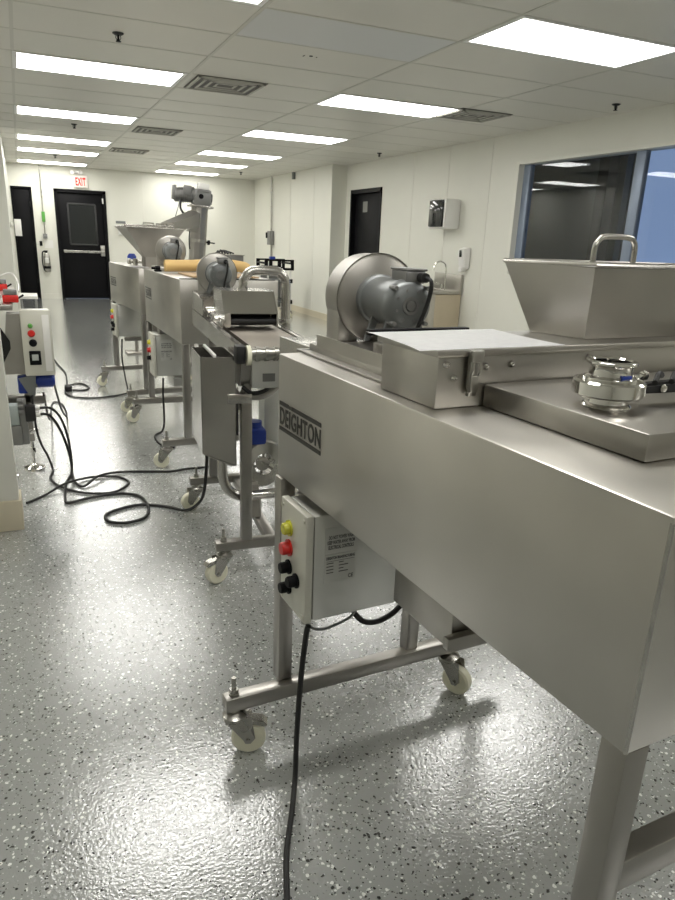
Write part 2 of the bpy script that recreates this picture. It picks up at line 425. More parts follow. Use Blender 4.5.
for y, l in zip(rowsA, LA): lamp('ceiling_light', XA, y, l)
rowsB = [3.54, 5.98, 8.42, 10.83, 12.63, 14.62]
LB = ['largest recessed ceiling light, at the upper right above the dark window',
      'right row ceiling light beside the right-hand air vent',
      'right row ceiling light, third one from the camera',
      'right row ceiling light, third one from the back wall',
      'right row ceiling light, second one from the back wall',
      'right row ceiling light nearest the back wall, above the screw elevator motor']
for y, l in zip(rowsB, LB): lamp('ceiling_light', XB, y, l)
for x, y in ((XA-2.1, 3.6), (XA-2.1, 6.0), (XA, 1.1), (XA, -1.34), (XB, 1.1), (XB, -1.34)): lamp('ceiling_light', x, y, 'unseen ceiling light outside the picture frame, left pair added as fill light')  # leftmost pair is added over the alcove to brighten reflections in the steel

def vent(x, y, w, d, label):
    t = thing('ceiling_vent', label, 'air vent', (x, y, H), 0, 'ceiling air vents')
    f = MB(); f.box(-w/2, w/2, -d/2, d/2, -.006, -.001, .002)
    obj('backing_plate', f, plain('dusty_grey_vent', (.14, .135, .12), .7), t)
    s = MB()
    for k in range(4):
        a, c = w/2-.012-k*.062, d/2-.012-k*.062
        if c < .03: break
        for q in ((-a, a, -c, -c+.022), (-a, a, c-.022, c), (-a, -a+.022, -c, c), (a-.022, a, -c, c)): s.box(q[0], q[1], q[2], q[3], -.016+.002*k, -.005)
    obj('louvre', s, plain('grimy_white_louvre', (.50, .49, .44), .6), t)
vent(1.665, 6.22, .57, .55, 'dusty square ceiling vent right of the nearest left-row light')
vent(1.64, 9.29, .53, .5, 'dusty ceiling vent right of the second left-row light')
vent(1.64, 11.75, .54, .5, 'smallest and farthest ceiling vent, right of the third left-row light')
vent(4.05, 6.15, .55, .5, 'dusty ceiling vent near the right wall, beside a right-row light')

def sprinkler(x, y, label):
    t = thing('sprinkler_head', label, 'sprinkler', (x, y, H+.0005), 0, 'ceiling sprinkler heads')
    obj('escutcheon', MB().lathe([(0, -.012), (.022, -.012), (.034, -.006), (.036, 0), (0, 0)], seg=20), 'blackmat', t)
    p = MB(); p.cyl((0, 0, -.045), (0, 0, -.012), .007, seg=10).lathe([(0, -.05), (.017, -.049), (.017, -.045), (0, -.044)], seg=16)
    p.tube([(-.012, 0, -.014), (-.015, 0, -.03), (0, 0, -.046)], .0025, 6, 3).tube([(.012, 0, -.014), (.015, 0, -.03), (0, 0, -.046)], .0025, 6, 3)
    obj('nozzle', p, 'black', t)
sprinkler(.683, 5.087, 'black sprinkler head above the nearest left-row ceiling light')
sprinkler(.706, 9.394, 'small sprinkler head just behind the second left-row ceiling light')
sprinkler(.667, 13.348, 'tiny sprinkler head between the farthest two left-row ceiling lights')
sprinkler(4.72, 5.016, 'sprinkler head above the dark window near the right wall')
sprinkler(4.70, 9.381, 'sprinkler head by the right wall above the paper towel dispenser and door')
sprinkler(4.0, 13.85, 'sprinkler head at the far right corner, beside the wall conduit')
for dx, dy, r in ((0, 0, .013), (-.045, .01, .005), (.045, .01, .005), (-.045, .03, .004)): tag(obj('ceiling_hole', MB().cyl((1.923+dx, 4.947+dy, H-.003), (1.923+dx, 4.947+dy, H-.0006), r, seg=12), 'dark'), 'dark drilled hole in the ceiling tile just behind the pale tile', 'hole', 'holes in the ceiling tile')

# ------------------------------------------------------------------ wall fittings
t = thing('exit_sign', 'white illuminated sign with red EXIT letters above the black back door', 'sign', (1.20, YB, 2.14))
obj('sign_case', MB().box(-.13, .13, -.055, 0, 0, .215, .006), 'shoe', t)
text('letters', 'EXIT', 'exitred', t, frame((0, -.0562, .107), (1, 0, 0), (0, 0, 1)), .19, .62, .008, fit=(.19, .15), space=1.15)
t = thing('emergency_light', 'small emergency lamp fitting on the ceiling line above the EXIT sign', 'lamp', (1.13, YB, 2.39))
obj('lamp_body', MB().box(-.1, .1, -.06, 0, 0, .06, .01), 'plastic_w', t)
obj('lamp_head', MB().cyl((-.06, -.06, .03), (-.08, -.11, .02), .035, .04), 'plastic_w', t); obj('lamp_head', MB().cyl((.06, -.06, .03), (.08, -.11, .02), .035, .04), 'plastic_w', t)

t = thing('fire_extinguisher', 'grey and black fire extinguisher hanging on the wall between the two back doors', 'fire extinguisher', (.455, YB, .5))
obj('cylinder_body', MB().lathe([(0, 0), (.055, .005), (.06, .03), (.06, .30), (.045, .345), (.02, .37), (0, .37)], o=(0, -.08, .02), seg=24), 'zinc', t)
obj('valve_handle', MB().box(-.02, .02, -.10, -.06, .385, .42, .004).box(-.05, .03, -.09, -.07, .415, .435, .003), 'black', t)
obj('hose', MB().tube([(0, -.085, .40), (-.07, -.09, .40), (-.085, -.09, .2), (-.06, -.1, .05)], .012), 'blackmat', t)
obj('strap', MB().lathe([(.061, 0), (.064, 0), (.064, .05), (.061, .05)], o=(0, -.08, .09), seg=24), 'black', t)
obj('nameplate', MB().box(-.035, .035, -.145, -.138, .20, .30, .003), 'plastic_w', t)
obj('wall_bracket', MB().box(-.03, .03, -.03, .0, .05, .36, .003), 'black', t)
t = thing('wall_conduit', 'thin conduit with outlet box on the back wall above the fire extinguisher', 'conduit', (.465, YB, 1.2))
obj('pipe', MB().cyl((0, -.02, .04), (0, -.02, H-1.2), .010, seg=12), 'zinc', t)
obj('outlet_box', MB().box(-.04, .04, -.05, 0, -.04, .05, .004), 'castl', t)
obj('connector', MB().box(-.03, .03, -.045, 0, .27, .46, .008), 'green', t, label='green plastic connector')
tag(obj('wall_switch', MB().box(.35, .40, YB-.02, YB, 1.02, 1.11, .004), 'black'), 'small black switch on the back wall above the fire extinguisher', 'switch')
tag(obj('wall_notice', MB().box(.44, .60, YB-.004, YB, .98, 1.13), 'plastic_w'), 'faint white notice on the back wall right of the black switch', 'notice')
tag(obj('door_notice_board', MB().box(-.07, .05, YB-.035, YB-.012, 1.19, 1.50, .003), 'plastic_w'), 'white sheet fixed to the narrow black door at the left', 'notice')
t = thing('soap_dispenser', 'small white dispenser on the back wall right of the EXIT door', 'dispenser', (1.93, YB, 1.28))
obj('dispenser_body', MB().box(-.07, .07, -.09, 0, 0, .16, .015), 'plastic_w', t); obj('sensor', MB().cyl((.01, -.092, .06), (.01, -.088, .06), .02, seg=14), 'black', t)
tag(obj('wall_plaque', MB().box(1.83, 2.02, YB-.012, YB, 1.50, 1.55, .003), 'cast'), 'dark plaque on the back wall above the small white dispenser', 'plaque')
tag(obj('wall_shelf', MB().box(1.80, 2.10, YB-.10, YB, 1.455, 1.475, .003), 'plastic_w'), 'thin white shelf on the back wall between plaque and dispenser', 'shelf')

t = thing('wall_switch_box', 'grey electrical box with long conduit on the right wall near the far corner', 'electrical box', (XF, 14.25, 1.2))
obj('box_body', MB().box(-.09, 0, -.10, .10, 0, .27, .006), 'castl', t)
obj('pipe', MB().cyl((-.03, 0, .27), (-.03, 0, H-1.2), .016, seg=12).cyl((-.03, 0, -.9), (-.03, 0, 0), .02, seg=12), 'zinc', t)
obj('lever', MB().box(-.11, -.08, .10, .125, .13, .24, .004), 'black', t)
tag(obj('ceiling_bracket', MB().box(XF-.06, XF-.01, 12.93, 12.99, 2.38, 2.50, .004), 'cast'), 'small dark bracket hanging at the ceiling line of the right wall', 'bracket')

t = thing('towel_dispenser', 'black and white paper towel dispenser on the right wall', 'dispenser', (XR, 7.95, 1.525))
obj('dispenser_body', MB().box(-.22, 0, -.20, .20, .0, .345, .02), 'plastic_w', t)
obj('front_cover', MB().box(-.235, -.03, -.165, .165, .015, .335, .02), 'black', t)
obj('front_face', MB().box(-.24, -.225, -.16, .16, .02, .33, .006), 'glassd', t)
t = thing('soap_dispenser', 'white soap dispenser on the right wall above the sink', 'dispenser', (XR, 7.52, 1.045))
obj('dispenser_body', MB().hexa([(-.07, -.07, .03), (0, -.08, 0), (0, .08, 0), (-.07, .07, .03)], [(-.10, -.07, .24), (0, -.08, .27), (0, .08, .27), (-.10, .07, .24)], .012), 'plastic_w', t)
obj('sight_window', MB().box(-.104, -.09, -.02, .02, .15, .23, .003), 'glassd', t)
obj('nozzle', MB().box(-.09, -.02, -.035, .035, -.02, .03, .008), 'plastic_w', t)

t = thing('hand_sink', 'stainless hand sink unit with beige side panel under the soap dispenser', 'sink', (4.80, 7.86, 0))
obj('cabinet', MB().box(-.24, .235, -.31, .30, .08, .74, .004).box(-.19, .22, -.26, .28, 0, .08), 'wood', t)
obj('cabinet_front', MB().box(-.262, -.14, -.314, .304, .09, .745, .003), 'steelp', t)
s = MB(); s.box(-.27, .235, -.32, -.26, .745, .785, .004).box(-.27, .235, .25, .31, .745, .785, .004).box(-.27, -.2, -.26, .25, .745, .785, .004).box(.14, .235, -.26, .25, .745, .785, .004).box(-.2, .14, -.26, .25, .745, .75)
obj('basin', s, 'steel', t)
obj('backsplash', MB().box(.205, .24, -.32, .31, .785, .985, .003), 'steel', t)
f = MB(); f.cyl((.12, -.1, .785), (.12, -.1, 1.02), .011, seg=14).tube([(.12, -.1, 1.0), (.11, -.095, 1.09), (.05, -.08, 1.13), (-.02, -.06, 1.10), (-.04, -.055, 1.02)], .010)
fc = obj('faucet', f, 'chrome', t)
obj('faucet_lever', MB().cyl((.12, -.04, .785), (.12, -.04, .86), .016, seg=14).box(.02, .12, -.05, -.03, .855, .87, .004), 'chrome', fc)

# ------------------------------------------------------------------ machine building blocks
def caster(parent, u, v, ang=0., brake=False, top=.133):
    """swivel caster under a foot; ang = swivel in degrees, wheel trails along local +x"""
    R = Matrix.Translation((u, v, 0)) @ Matrix.Rotation(math.radians(ang), 4, 'Z')
    w = .047; off = .036
    c = MB(R); c.cyl((0, 0, top-.03), (0, 0, top), .013, seg=14)
    c.lathe([(0, top-.030), (.026, top-.030), (.033, top-.022), (.033, top-.014), (.018, top-.006), (0, top-.006)], seg=24)
    for s in (-1, 1):
        y = s*.019
        c.prism([(-.030, top-.02), (.045, top-.018), (off+.018, w+.004), (off+.006, w-.012), (off-.008, w-.012), (off-.014, w)], 'y', y-.0018, y+.0018)
    c.box(-.024, .03, -.019, .019, top-.026, top-.019)
    c.cyl((off, -.026, w), (off, .026, w), .0055, seg=12)
    k = obj('caster', c, 'zinc', parent)
    wh = MB(R); wh.lathe([(.012, -.017), (.040, -.017), (.0458, -.012), (.047, 0), (.0458, .012), (.040, .017), (.012, .017)], o=(off, 0, w), axis=(0, 1, 0), seg=32)
    obj('wheel', wh, 'nylon', k)
    if brake:
        bk = MB(R); bk.prism([(.02, top-.022), (.075, top-.03), (.088, top-.044), (.08, top-.05), (.03, top-.036)], 'y', -.017, .017, .002)
        obj('brake_pedal', bk, 'zinc', k)
    return k

def bolt(parent, u, v, z):
    b = MB(); b.cyl((u, v, z), (u, v, z+.006), .014, seg=16).cyl((u, v, z+.006), (u, v, z+.018), .0125, seg=6).cyl((u, v, z+.018), (u, v, z+.052), .0065, seg=12)
    return obj('stud_bolt', b, 'zinc', parent)

def blower(parent, u, v, z, r, rot=0., base=.0, deep=.09, mot=.20, mf=.58):
    """flat drum fan housing whose axis points to local -v, with the motor on its near face"""
    R = Matrix.Translation((u, v, z)) @ Matrix.Rotation(math.radians(rot), 4, 'Z')
    h = MB(R)
    h.lathe([(0, 0), (r-.006, 0), (r, .003), (r+.003, .0), (r+.003, .006), (r, .01), (r, deep-.004), (r-.004, deep), (0, deep)], axis=(0, 1, 0), seg=64)
    h.box(-r*.95, -r*.45, .005, deep-.005, -r-.02+base, -r*.25, .003)
    hs = obj('fan_housing', h, 'steel', parent)
    mr = r*mf
    m = MB(R)
    m.lathe([(0, -mot*1.0), (mr*.72, -mot*1.0), (mr*.9, -mot*.97), (mr*1.02, -mot*.90), (mr*1.02, -mot*.80), (mr*.97, -mot*.79), (mr*.97, -mot*.12), (mr*1.05, -mot*.1), (mr*1.05, 0), (0, 0)], axis=(0, 1, 0), seg=40)
    mo = obj('motor', m, 'cast', parent)
    c = MB(R); c.lathe([(0, -mot*1.02), (mr*.2, -mot*1.02), (mr*.2, -mot), (mr*.24, -mot), (mr*.24, -mot*1.01), (mr*.36, -mot*1.01), (mr*.36, -mot), (0, -mot)], axis=(0, 1, 0), seg=24)
    for k in range(8):
        a = k*PI/4+.3; c.cyl((mr*.62*math.cos(a), -mot*1.01, mr*.62*math.sin(a)), (mr*.62*math.cos(a), -mot*.98, mr*.62*math.sin(a)), mr*.06, seg=8)
    for k in range(4):
        a = k*PI/2+PI/4; c.cyl((mr*.98*math.cos(a), -mot*1.03, mr*.98*math.sin(a)), (mr*.98*math.cos(a), -mot*.85, mr*.98*math.sin(a)), mr*.09, seg=8)
    obj('end_cover', c, 'castl', mo)
    for y in (-mot*.82, -mot*.35):
        for q in (-1, 1):
            f = MB(R); f.prism([(q*mr*.45, -mr*.80), (q*mr*.75, -mr*.60), (q*mr*1.05, -r+.012), (q*mr*.85, -r+.012)], 'y', y-.005, y+.005)
            obj('motor_foot', f, 'cast', mo)
    tb = MB(R); tb.box(-mr*.20, mr*.66, -mot*.95, -mot*.52, mr*.86, mr*1.34, .003).box(-mr*.24, mr*.70, -mot*.97, -mot*.50, mr*1.34, mr*1.43, .002)
    obj('terminal_box', tb, 'castl', mo)
    gl = MB(R); gl.cyl((mr*.45, -mot*.95, mr*1.10), (mr*.45, -mot*1.08, mr*1.10), mr*.19, seg=14)
    gl.tube([(mr*.45, -mot*1.05, mr*1.10), (mr*.56, -mot*1.16, mr*.98), (mr*.55, -mot*1.15, mr*.4), (mr*.40, -mot*1.11, -mr*.3), (mr*.28, -mot*1.02, -mr*.98)], mr*.085)
    obj('motor_cable', gl, 'blackmat', mo)
    return hs

def control_box(parent, u0, u1, v0, v1, z0, z1, txt=True, knobs=4):
    """enclosure; the button face looks towards -u"""
    c = MB(); c.box(u0+.022, u1, v0, v1, z0, z1, .004)
    bx = obj('control_box', c, 'cbox', parent)
    f = MB(); f.box(u0, u0+.02, v0-.004, v1+.004, z0-.003, z1+.003, .005)
    for (y, z) in ((v0+.01, z0+.012), (v0+.01, z1-.012), (v1-.01, z0+.012), (v1-.01, z1-.012)): f.cyl((u0-.003, y, z), (u0, y, z), .006, seg=10)
    obj('box_cover', f, 'cface', bx)
    vm = (v0+v1)/2+.02; hh = z1-z0
    def knob(v, z, mat, name, r=.015, l=.022, ring='zinc'):
        k = MB(); k.lathe([(0, 0), (r*1.25, 0), (r*1.25, .005), (r*1.05, .007), (0, .007)], o=(u0, v, z), axis=(-1, 0, 0), seg=20)
        o = obj(name, k, ring, bx)
        return k, o
    def head(v, z, mat, name, r, l):
        k = MB(); k.lathe([(0, l), (r*.85, l), (r, l-.004), (r, .004), (r*1.3, .004), (r*1.3, 0), (0, 0)], o=(u0, v, z), axis=(-1, 0, 0), seg=20)
        return obj(name, k, mat, bx)
    zt = z1-hh*.225
    head(vm, zt, 'yellow', 'indicator_lamp', .015, .018); head(vm, zt-hh*.19, 'red', 'stop_button', .016, .022)
    head(vm, zt-hh*.38, 'black', 'control_knob', .014, .024)
    if knobs > 3:
        head(vm-.045, zt-hh*.44, 'black', 'control_knob', .014, .024); head(vm, zt-hh*.58, 'black', 'control_knob', .014, .024)
    g_ = MB(); g_.cyl((u0+.016, v0+.03, z0-.018), (u0+.016, v0+.03, z0), .009, seg=14)
    obj('cable_gland', g_, 'zinc', bx)
    if txt:
        # warning plate and data plate on the wide face that looks to -v
        w, h2 = .082, .062; uc = u0+.022+.068; zc = z0+hh*.76
        pl = MB(); pl.box(uc-w/2, uc+w/2, v0-.0016, v0-.0002, zc-h2/2, zc+h2/2)
        obj('warning_plate', pl, 'label', bx)
        y = zc+h2*.30
        fr_ = lambda zz: frame((uc, v0-.0018, zz), (1, 0, 0), (0, 0, 1))
        text('plate_text', 'DO NOT POWER WASH\nKEEP WATER AWAY FROM\nELECTRICAL CONTROLS', 'print', bx, fr_(zc-.006), .0095, .66, .0003, .0002, fit=(w*.86, h2*.55))
        zc2 = zc-h2/2-.005-.036
        pl = MB(); pl.box(uc-w/2, uc+w/2, v0-.0016, v0-.0002, zc2-.036, zc2+.036)
        obj('data_plate', pl, 'label', bx)
        text('plate_text', 'DEIGHTON MANUFACTURING', 'print', bx, fr_(zc2+.027), .0075, .72, .0003, .0002, fit=(w*.9, .0075))
        ln = MB()
        for k in range(4):
            z = zc2+.014-k*.008; ln.box(uc-w*.44, uc-w*.44+.018, v0-.0022, v0-.0017, z-.001, z+.001).box(uc-w*.05, uc+w*.1+.012*(k % 2), v0-.0022, v0-.0017, z-.001, z+.001)
        ln.box(uc-w*.44, uc+w*.44, v0-.0022, v0-.0017, zc2+.0186, zc2+.0194)
        obj('plate_lines', ln, 'print', bx)
        text('ce_mark', 'CE', 'print', bx, frame((uc+w*.34, v0-.0018, zc2-.026), (1, 0, 0), (0, 0, 1)), .014, .8, .0002, .0002)
    return bx

def logo(parent, v_far, v_near, zc, hgt, ink='etch'):
    """dark etched wordmark between two bars on the face looking to -u; reads from v_far to v_near"""
    L = v_far-v_near; mid = (v_far+v_near)/2
    b = MB(); t = .0095
    gap = v_far-L*.27
    b.box(-.0012, -.0002, gap+L*.035, v_far, zc+hgt/2-t, zc+hgt/2).box(-.0012, -.0002, v_near, gap-L*.035, zc+hgt/2-t, zc+hgt/2)
    b.box(-.0012, -.0002, v_near, v_far, zc-hgt/2, zc-hgt/2+t)
    b.box(-.0012, -.0002, gap-L*.014, gap+L*.014, zc+hgt/2-t*1.0, zc+hgt/2-.001)
    lg = obj('logo', b, ink, parent)
    text('logo_text', 'DEIGHTON', ink, lg, frame((-.0004, mid, zc), (0, -1, 0), (0, 0, 1)), hgt*.86, 1, .0013, fit=(L*.985, hgt-2*t-.010), space=1.12)
    return lg

def base_machine(t, W, L, top, bot, casters, far_off=0.0, leg=.042, cr=None, cl=0.):
    """sheet steel body on a four leg frame with end crossbars on casters"""
    b = MB(); b.box(0, W, 0, L, bot, top, .005)
    body = obj('body_panel', b, 'steelp', t)
    # folded top lip
    zt = .175; z0 = .133
    for (u, v) in ((.004, .0), (W-leg, .0), (-.008, L-leg-far_off), (W-leg, L-leg-far_off)):
        obj('leg', MB().box(u+.001, u+leg, v+.001, v+leg, zt, bot, .004), 'steeld', t)
    for i, v in enumerate((0., L-leg-far_off-.026)):
        c = MB(); c.box(-.130-cl, W+(.13 if cr is None else .04), v+.0005, v+leg-.0005, z0, zt, .004); obj('crossbar', c, 'steeld', t)
        for u, k in ((-.103-cl, 0), (W+.085 if cr is None else cr, 1)):
            ang, br = casters[i*2+k]
            caster(t, u, v+leg/2-.006, ang, br); bolt(t, u, v+leg/2, zt)
    return body

# ------------------------------------------------------------------ machine 1 (nearest)
W1, L1, T1 = .74, 1.102, 1.07
m1 = thing('coating_machine', 'large nearest stainless machine in the right foreground with wordmark and hopper', 'food machine', (.597, .463, 0), 2.9)
base_machine(m1, W1, L1, T1, .765, [(200, True), (20, False), (-20, True), (-65, False)], cr=.56, cl=.033)
obj('top_lip', MB().box(.13, W1-.05, L1-.02, L1+.30, 1.035, 1.064, .003).box(.125, .135, L1-.005, L1+.30, 1.0, 1.066), 'steell', m1)
obj('edge_trim', MB().box(.06, W1-.03, L1-.012, L1+.004, 1.0705, 1.076), 'blackmat', m1)
logo(m1, 1.088, .853, .922, .072)
# end braces between the near legs
obj('brace', MB().box(.05, W1-.05, .008, .042, .515, .568, .003), 'steeld', m1)
obj('brace', MB().box(.05, W1-.05, L1-.042, L1-.008, .60, .65, .003), 'steeld', m1)
obj('support_post', MB().box(.40, .44, 1.05, 1.09, .166, .764, .003), 'steeld', m1)
obj('corner_seam', MB().cyl((.0015, .0015, .768), (.0015, .0015, 1.062), .0028, seg=10), 'steell', m1)
# end
# collecting tray under the body
tr = MB(); tr.box(.10, .50, .47, .68, .60, .766, .004); obj('drip_tray', tr, 'steel', m1)
obj('tray_rail', MB().box(.08, .54, .45, .468, .615, .64, .002), 'steeld', m1)
control_box(m1, -.032, .217, .85, .992, .48, .745)
cb = MB(); cb.box(.04, .20, 1.0, 1.06, .70, .764, .003); obj('box_bracket', cb, 'steeld', m1)
lp = MB(); lp.tube([(-.004, .95, .478), (-.004, .88, .452), (.02, .86, .446), (.06, .86, .450), (.10, .86, .464), (.12, .87, .484)], .0035); obj('loop_wire', lp, 'cast', m1)
lp = MB(); lp.tube([(.14, .95, .482), (.155, .95, .42), (.19, .95, .378), (.24, .95, .370), (.29, .95, .392), (.32, .95, .44), (.33, .95, .60)], .0075); obj('loop_cable', lp, 'blackmat', m1)
# transverse channel
ch = MB(); ch.box(.03, W1-.02, .487, .667, 1.0705, 1.166, .003)
chn = obj('cross_channel', ch, 'steel', m1)
obj('channel_lid', MB().box(.022, W1-.012, .478, .674, 1.158, 1.1695, .002), 'steel', m1)
cl = MB(); cl.box(.083, .101, .470, .480, 1.092, 1.166, .003).box(.08, .104, .462, .472, 1.150, 1.170, .003).box(.084, .1, .466, .473, 1.10, 1.128, .002)
cl.tube([(.086, .472, 1.12), (.084, .463, 1.14), (.086, .466, 1.158)], .002, 6, 3).tube([(.098, .472, 1.12), (.100, .463, 1.14), (.098, .466, 1.158)], .002, 6, 3)
obj('toggle_latch', cl, 'zinc', m1)
for (u, z) in ((.045, 1.145), (.062, 1.122), (.125, 1.139), (.180, 1.141), (.36, 1.145)):
    s = MB(); s.lathe([(0, .008), (.003, .0075), (.0055, .005), (.0065, 0), (0, 0)], o=(u, .486, z), axis=(0, -1, 0), seg=16)
    obj('dome_bolt', s, 'chrome', m1)
# raised lid tray in front of the channel
ld = MB(); ld.box(.125, W1-.01, .145, .484, 1.0705, 1.110, .005); obj('raised_cover', ld, 'steel', m1)
# hopper
hp = MB()
bot = [(.405, .515, 1.170), (.575, .515, 1.170), (.575, .655, 1.170), (.405, .655, 1.170)]
top = [(.362, .470, 1.300), (.72, .470, 1.300), (.72, .735, 1.300), (.350, .735, 1.300)]
bot = [(.395, .535, 1.170), (.71, .535, 1.170), (.71, .655, 1.170), (.372, .660, 1.170)]
top = [(.365, .505, 1.302), (.84, .505, 1.302), (.84, .745, 1.302), (.358, .745, 1.302)]
hp.shell(bot, top, .003)
hop = obj('hopper', hp, 'steel', m1)
rm = MB(); rm.tube([(p[0], p[1], 1.305) for p in top], .0045, 8, 1, closed=True); obj('hopper_rim', rm, 'steell', hop)
obj('hopper_cover', MB().box(.370, .835, .509, .741, 1.296, 1.300), 'steel', hop)
hd = MB(); hd.tube([(.455, .60, 1.300), (.455, .60, 1.335), (.463, .60, 1.350), (.48, .60, 1.357), (.54, .60, 1.357), (.558, .60, 1.350), (.565, .60, 1.335), (.565, .60, 1.300)], .0055, 12, 4)
obj('hopper_handle', hd, 'steell', hop)
# blower on its base box
bb = MB(); bb.box(.080, .40, .72, 1.10, 1.0705, 1.092, .002).box(.055, .42, .70, 1.12, 1.071, 1.076, .001)
bb.box(.080, .084, .72, 1.06, 1.09, 1.118)
obj('blower_base', bb, 'steel', m1)
obj('motor_stand', MB().box(.155, .31, .88, .92, 1.092, 1.118, .002).box(.19, .23, .86, .90, 1.095, 1.15, .002), 'steel', m1)
blower(m1, .262, 1.095, 1.197, .106, -7, 0, .10, .19, .53)

# butterfly valve
vl = thing('butterfly_valve', 'polished round pipe valve with black ribbed handle on the near machine top', 'valve', tuple(m1.location+Matrix.Rotation(math.radians(2.9), 3, 'Z') @ Vector((.196, .285, 1.1102))), 2.9)
v = MB(); v.lathe([(.034, 0), (.047, 0), (.049, .003), (.047, .006), (.042, .009), (.041, .024), (.062, .026), (.062, .020), (.0, .020), ], seg=48)
obj('lower_ferrule', v, 'chrome', vl)
v = MB(); v.lathe([(.036, .0225), (.066, .0225), (.071, .026), (.071, .048), (.066, .0515), (.036, .0515), (.036, .0225)], seg=48)
for k in range(10):
    a = k*2*PI/10; v.cyl((.068*math.cos(a), .068*math.sin(a), .045), (.068*math.cos(a), .068*math.sin(a), .045), .004) if False else None
obj('valve_body', v, 'chrome', vl)
obj('blue_mark', MB().lathe([(.0432, .058), (.0438, .058), (.0438, .066), (.0432, .066)], seg=48) if False else MB().box(-.016, .010, -.0455, -.041, .0535, .064, .001), 'blue', vl)
v = MB(); v.lathe([(.036, .0515), (.052, .0515), (.052, .056), (.042, .060), (.0405, .072), (.043, .078), (.050, .081), (.050, .085), (.046, .087), (.040, .087), (.037, .084), (.036, .0515)], seg=48)
obj('upper_ferrule', v, 'chrome', vl)
obj('valve_disc', MB().lathe([(0, .036), (.036, .036), (.036, .042), (0, .042)], seg=32), 'zinc', vl)
cp = MB(); cp.cyl((.062, .0, .05), (.098, .004, .052), .0045, seg=10).cyl((.098, .004, .052), (.108, .005, .052), .0095, seg=8).box(.066, .09, -.008, .012, .02, .056, .003).cyl((.080, -.006, .004), (.080, -.006, .03), .006, seg=10)
obj('clamp_screw', cp, 'chrome', vl)
hn = MB(); hn.hexa([(.082, -.022, .022), (.30, -.045, .022), (.30, -.012, .022), (.082, .012, .022)], [(.082, -.018, .040), (.30, -.040, .050), (.30, -.016, .050), (.082, .008, .040)], .005)
for k in range(3): hn.tube([(.10+.05*k, -.028, .044), (.13+.05*k, -.010, .056), (.16+.05*k, .006, .050)], .006, 8, 4)
h_ = obj('handle_grip', hn, 'blackmat', vl)
obj('grip_screw', MB().lathe([(0, .006), (.006, .005), (.008, 0), (0, 0)], o=(.128, -.0285, .032), axis=(0, -1, 0), seg=16), 'chrome', h_)

vl.scale = (.73, .73, .80)
# papers lying on the channel
def sheet(name, pts, th, bend, label, cat='paper', rz=0, loc=(0, 0, 0)):
    b = bmesh.new(); n = 14; V = []
    for i in range(n+1):
        row = []
        for k in range(n+1):
            s, t = i/n, k/n
            p = (Vector(pts[0])*(1-s)*(1-t)+Vector(pts[1])*s*(1-t)+Vector(pts[2])*s*t+Vector(pts[3])*(1-s)*t)
            p.z += bend(s, t); row.append(b.verts.new(p))
        V.append(row)
    for i in range(n):
        for k in range(n): b.faces.new((V[i][k], V[i+1][k], V[i+1][k+1], V[i][k+1]))
    ret = bmesh.ops.solidify(b, geom=b.faces[:], thickness=th)
    bmesh.ops.recalc_face_normals(b, faces=b.faces)
    mb = MB(); mb.merge(b)
    o = obj(name, mb, 'paper'); o.location = loc; o.rotation_euler = (0, 0, math.radians(rz))
    return tag(o, label, cat)
sheet('paper_sheet', [(-.012, .480, 1.1702), (.285, .470, 1.1702), (.300, .690, 1.1702), (.018, .712, 1.1702)], .0006,
      lambda s, t: .0010+.0012*math.sin(3.2*s+1)*math.sin(4*t)+.002*max(0, s-.7)*(1-t)-.006*max(0, .12-t)*max(0, .4-s)*4,
      'printed white paper sheet lying on the cross channel of the nearest machine', rz=2.9, loc=(.597, .463, 0))
bd = MB(); bd.box(.020, .250, .700, .716, 1.1640, 1.1745, .0008)
o = obj('clip_board', bd, 'black'); o.location = (.597, .463, 0); o.rotation_euler = (0, 0, math.radians(2.9))
tag(o, 'thin black board edge showing behind the paper on the nearest machine', 'board')

# ------------------------------------------------------------------ machine 2 (belt conveyor)
m2 = thing('belt_conveyor', 'low stainless belt conveyor behind the nearest machine with hood and looped pipe', 'food machine', (.69, 2.40, 0), -5)
LC = 1.32
side = MB(); side.prism([(0, .955), (LC, .963), (LC, .88), (.25, .88), (.06, .905), (0, .905)], 'x', -.004, .004).prism([(0, .955), (LC, .963), (LC, .957), (0, .949)], 'x', -.006, .018)
obj('side_rail', side, 'steell', m2)
side = MB(); side.prism([(0, .955), (LC, .963), (LC, .88), (0, .88)], 'x', .296, .304).prism([(0, .955), (LC, .963), (LC, .957), (0, .949)], 'x', .28, .306)
obj('side_rail', side, 'steell', m2)
be = MB(); be.prism([(.03, .905), (.012, .912), (.0, .93), (.006, .945), (.03, .951), (LC-.03, .957), (LC, .94), (LC-.02, .915)], 'x', .045, .275)
obj('belt', be, 'belt', m2)
rl = MB()
for y, z in ((.004, .931),):
    rl.cyl((.02, y, z), (.29, y, z), .022, seg=24)
    for k in range(7): rl.cyl((.052+.034*k, y-.001, z), (.066+.034*k, y-.001, z), .027, seg=20)
obj('end_roller', rl, 'zinc', m2)
wl = MB(); wl.box(-.022, .012, -.028, .03, .900, .962, .003); obj('bearing_block', wl, 'blackmat', m2)
wl = MB(); wl.cyl((.015, -.012, .928), (.030, -.012, .928), .036, seg=28); obj('idler_wheel', wl, 'nylon', m2, label='white nylon idler wheel')
hs = MB(); hs.prism([(.511, .962), (.80, .966), (.80, 1.108), (.595, 1.110), (.511, 1.022)], 'x', .030, .056).prism([(.511, .962), (.80, .966), (.80, 1.108), (.595, 1.110), (.511, 1.022)], 'x', .256, .262)
hs.prism([(.512, 1.020), (.594, 1.108), (.80, 1.106), (.80, 1.103), (.596, 1.104), (.515, 1.017)], 'x', .03, .262)
hs.box(.015, .03, .50, .80, .962, 1.0, .002)
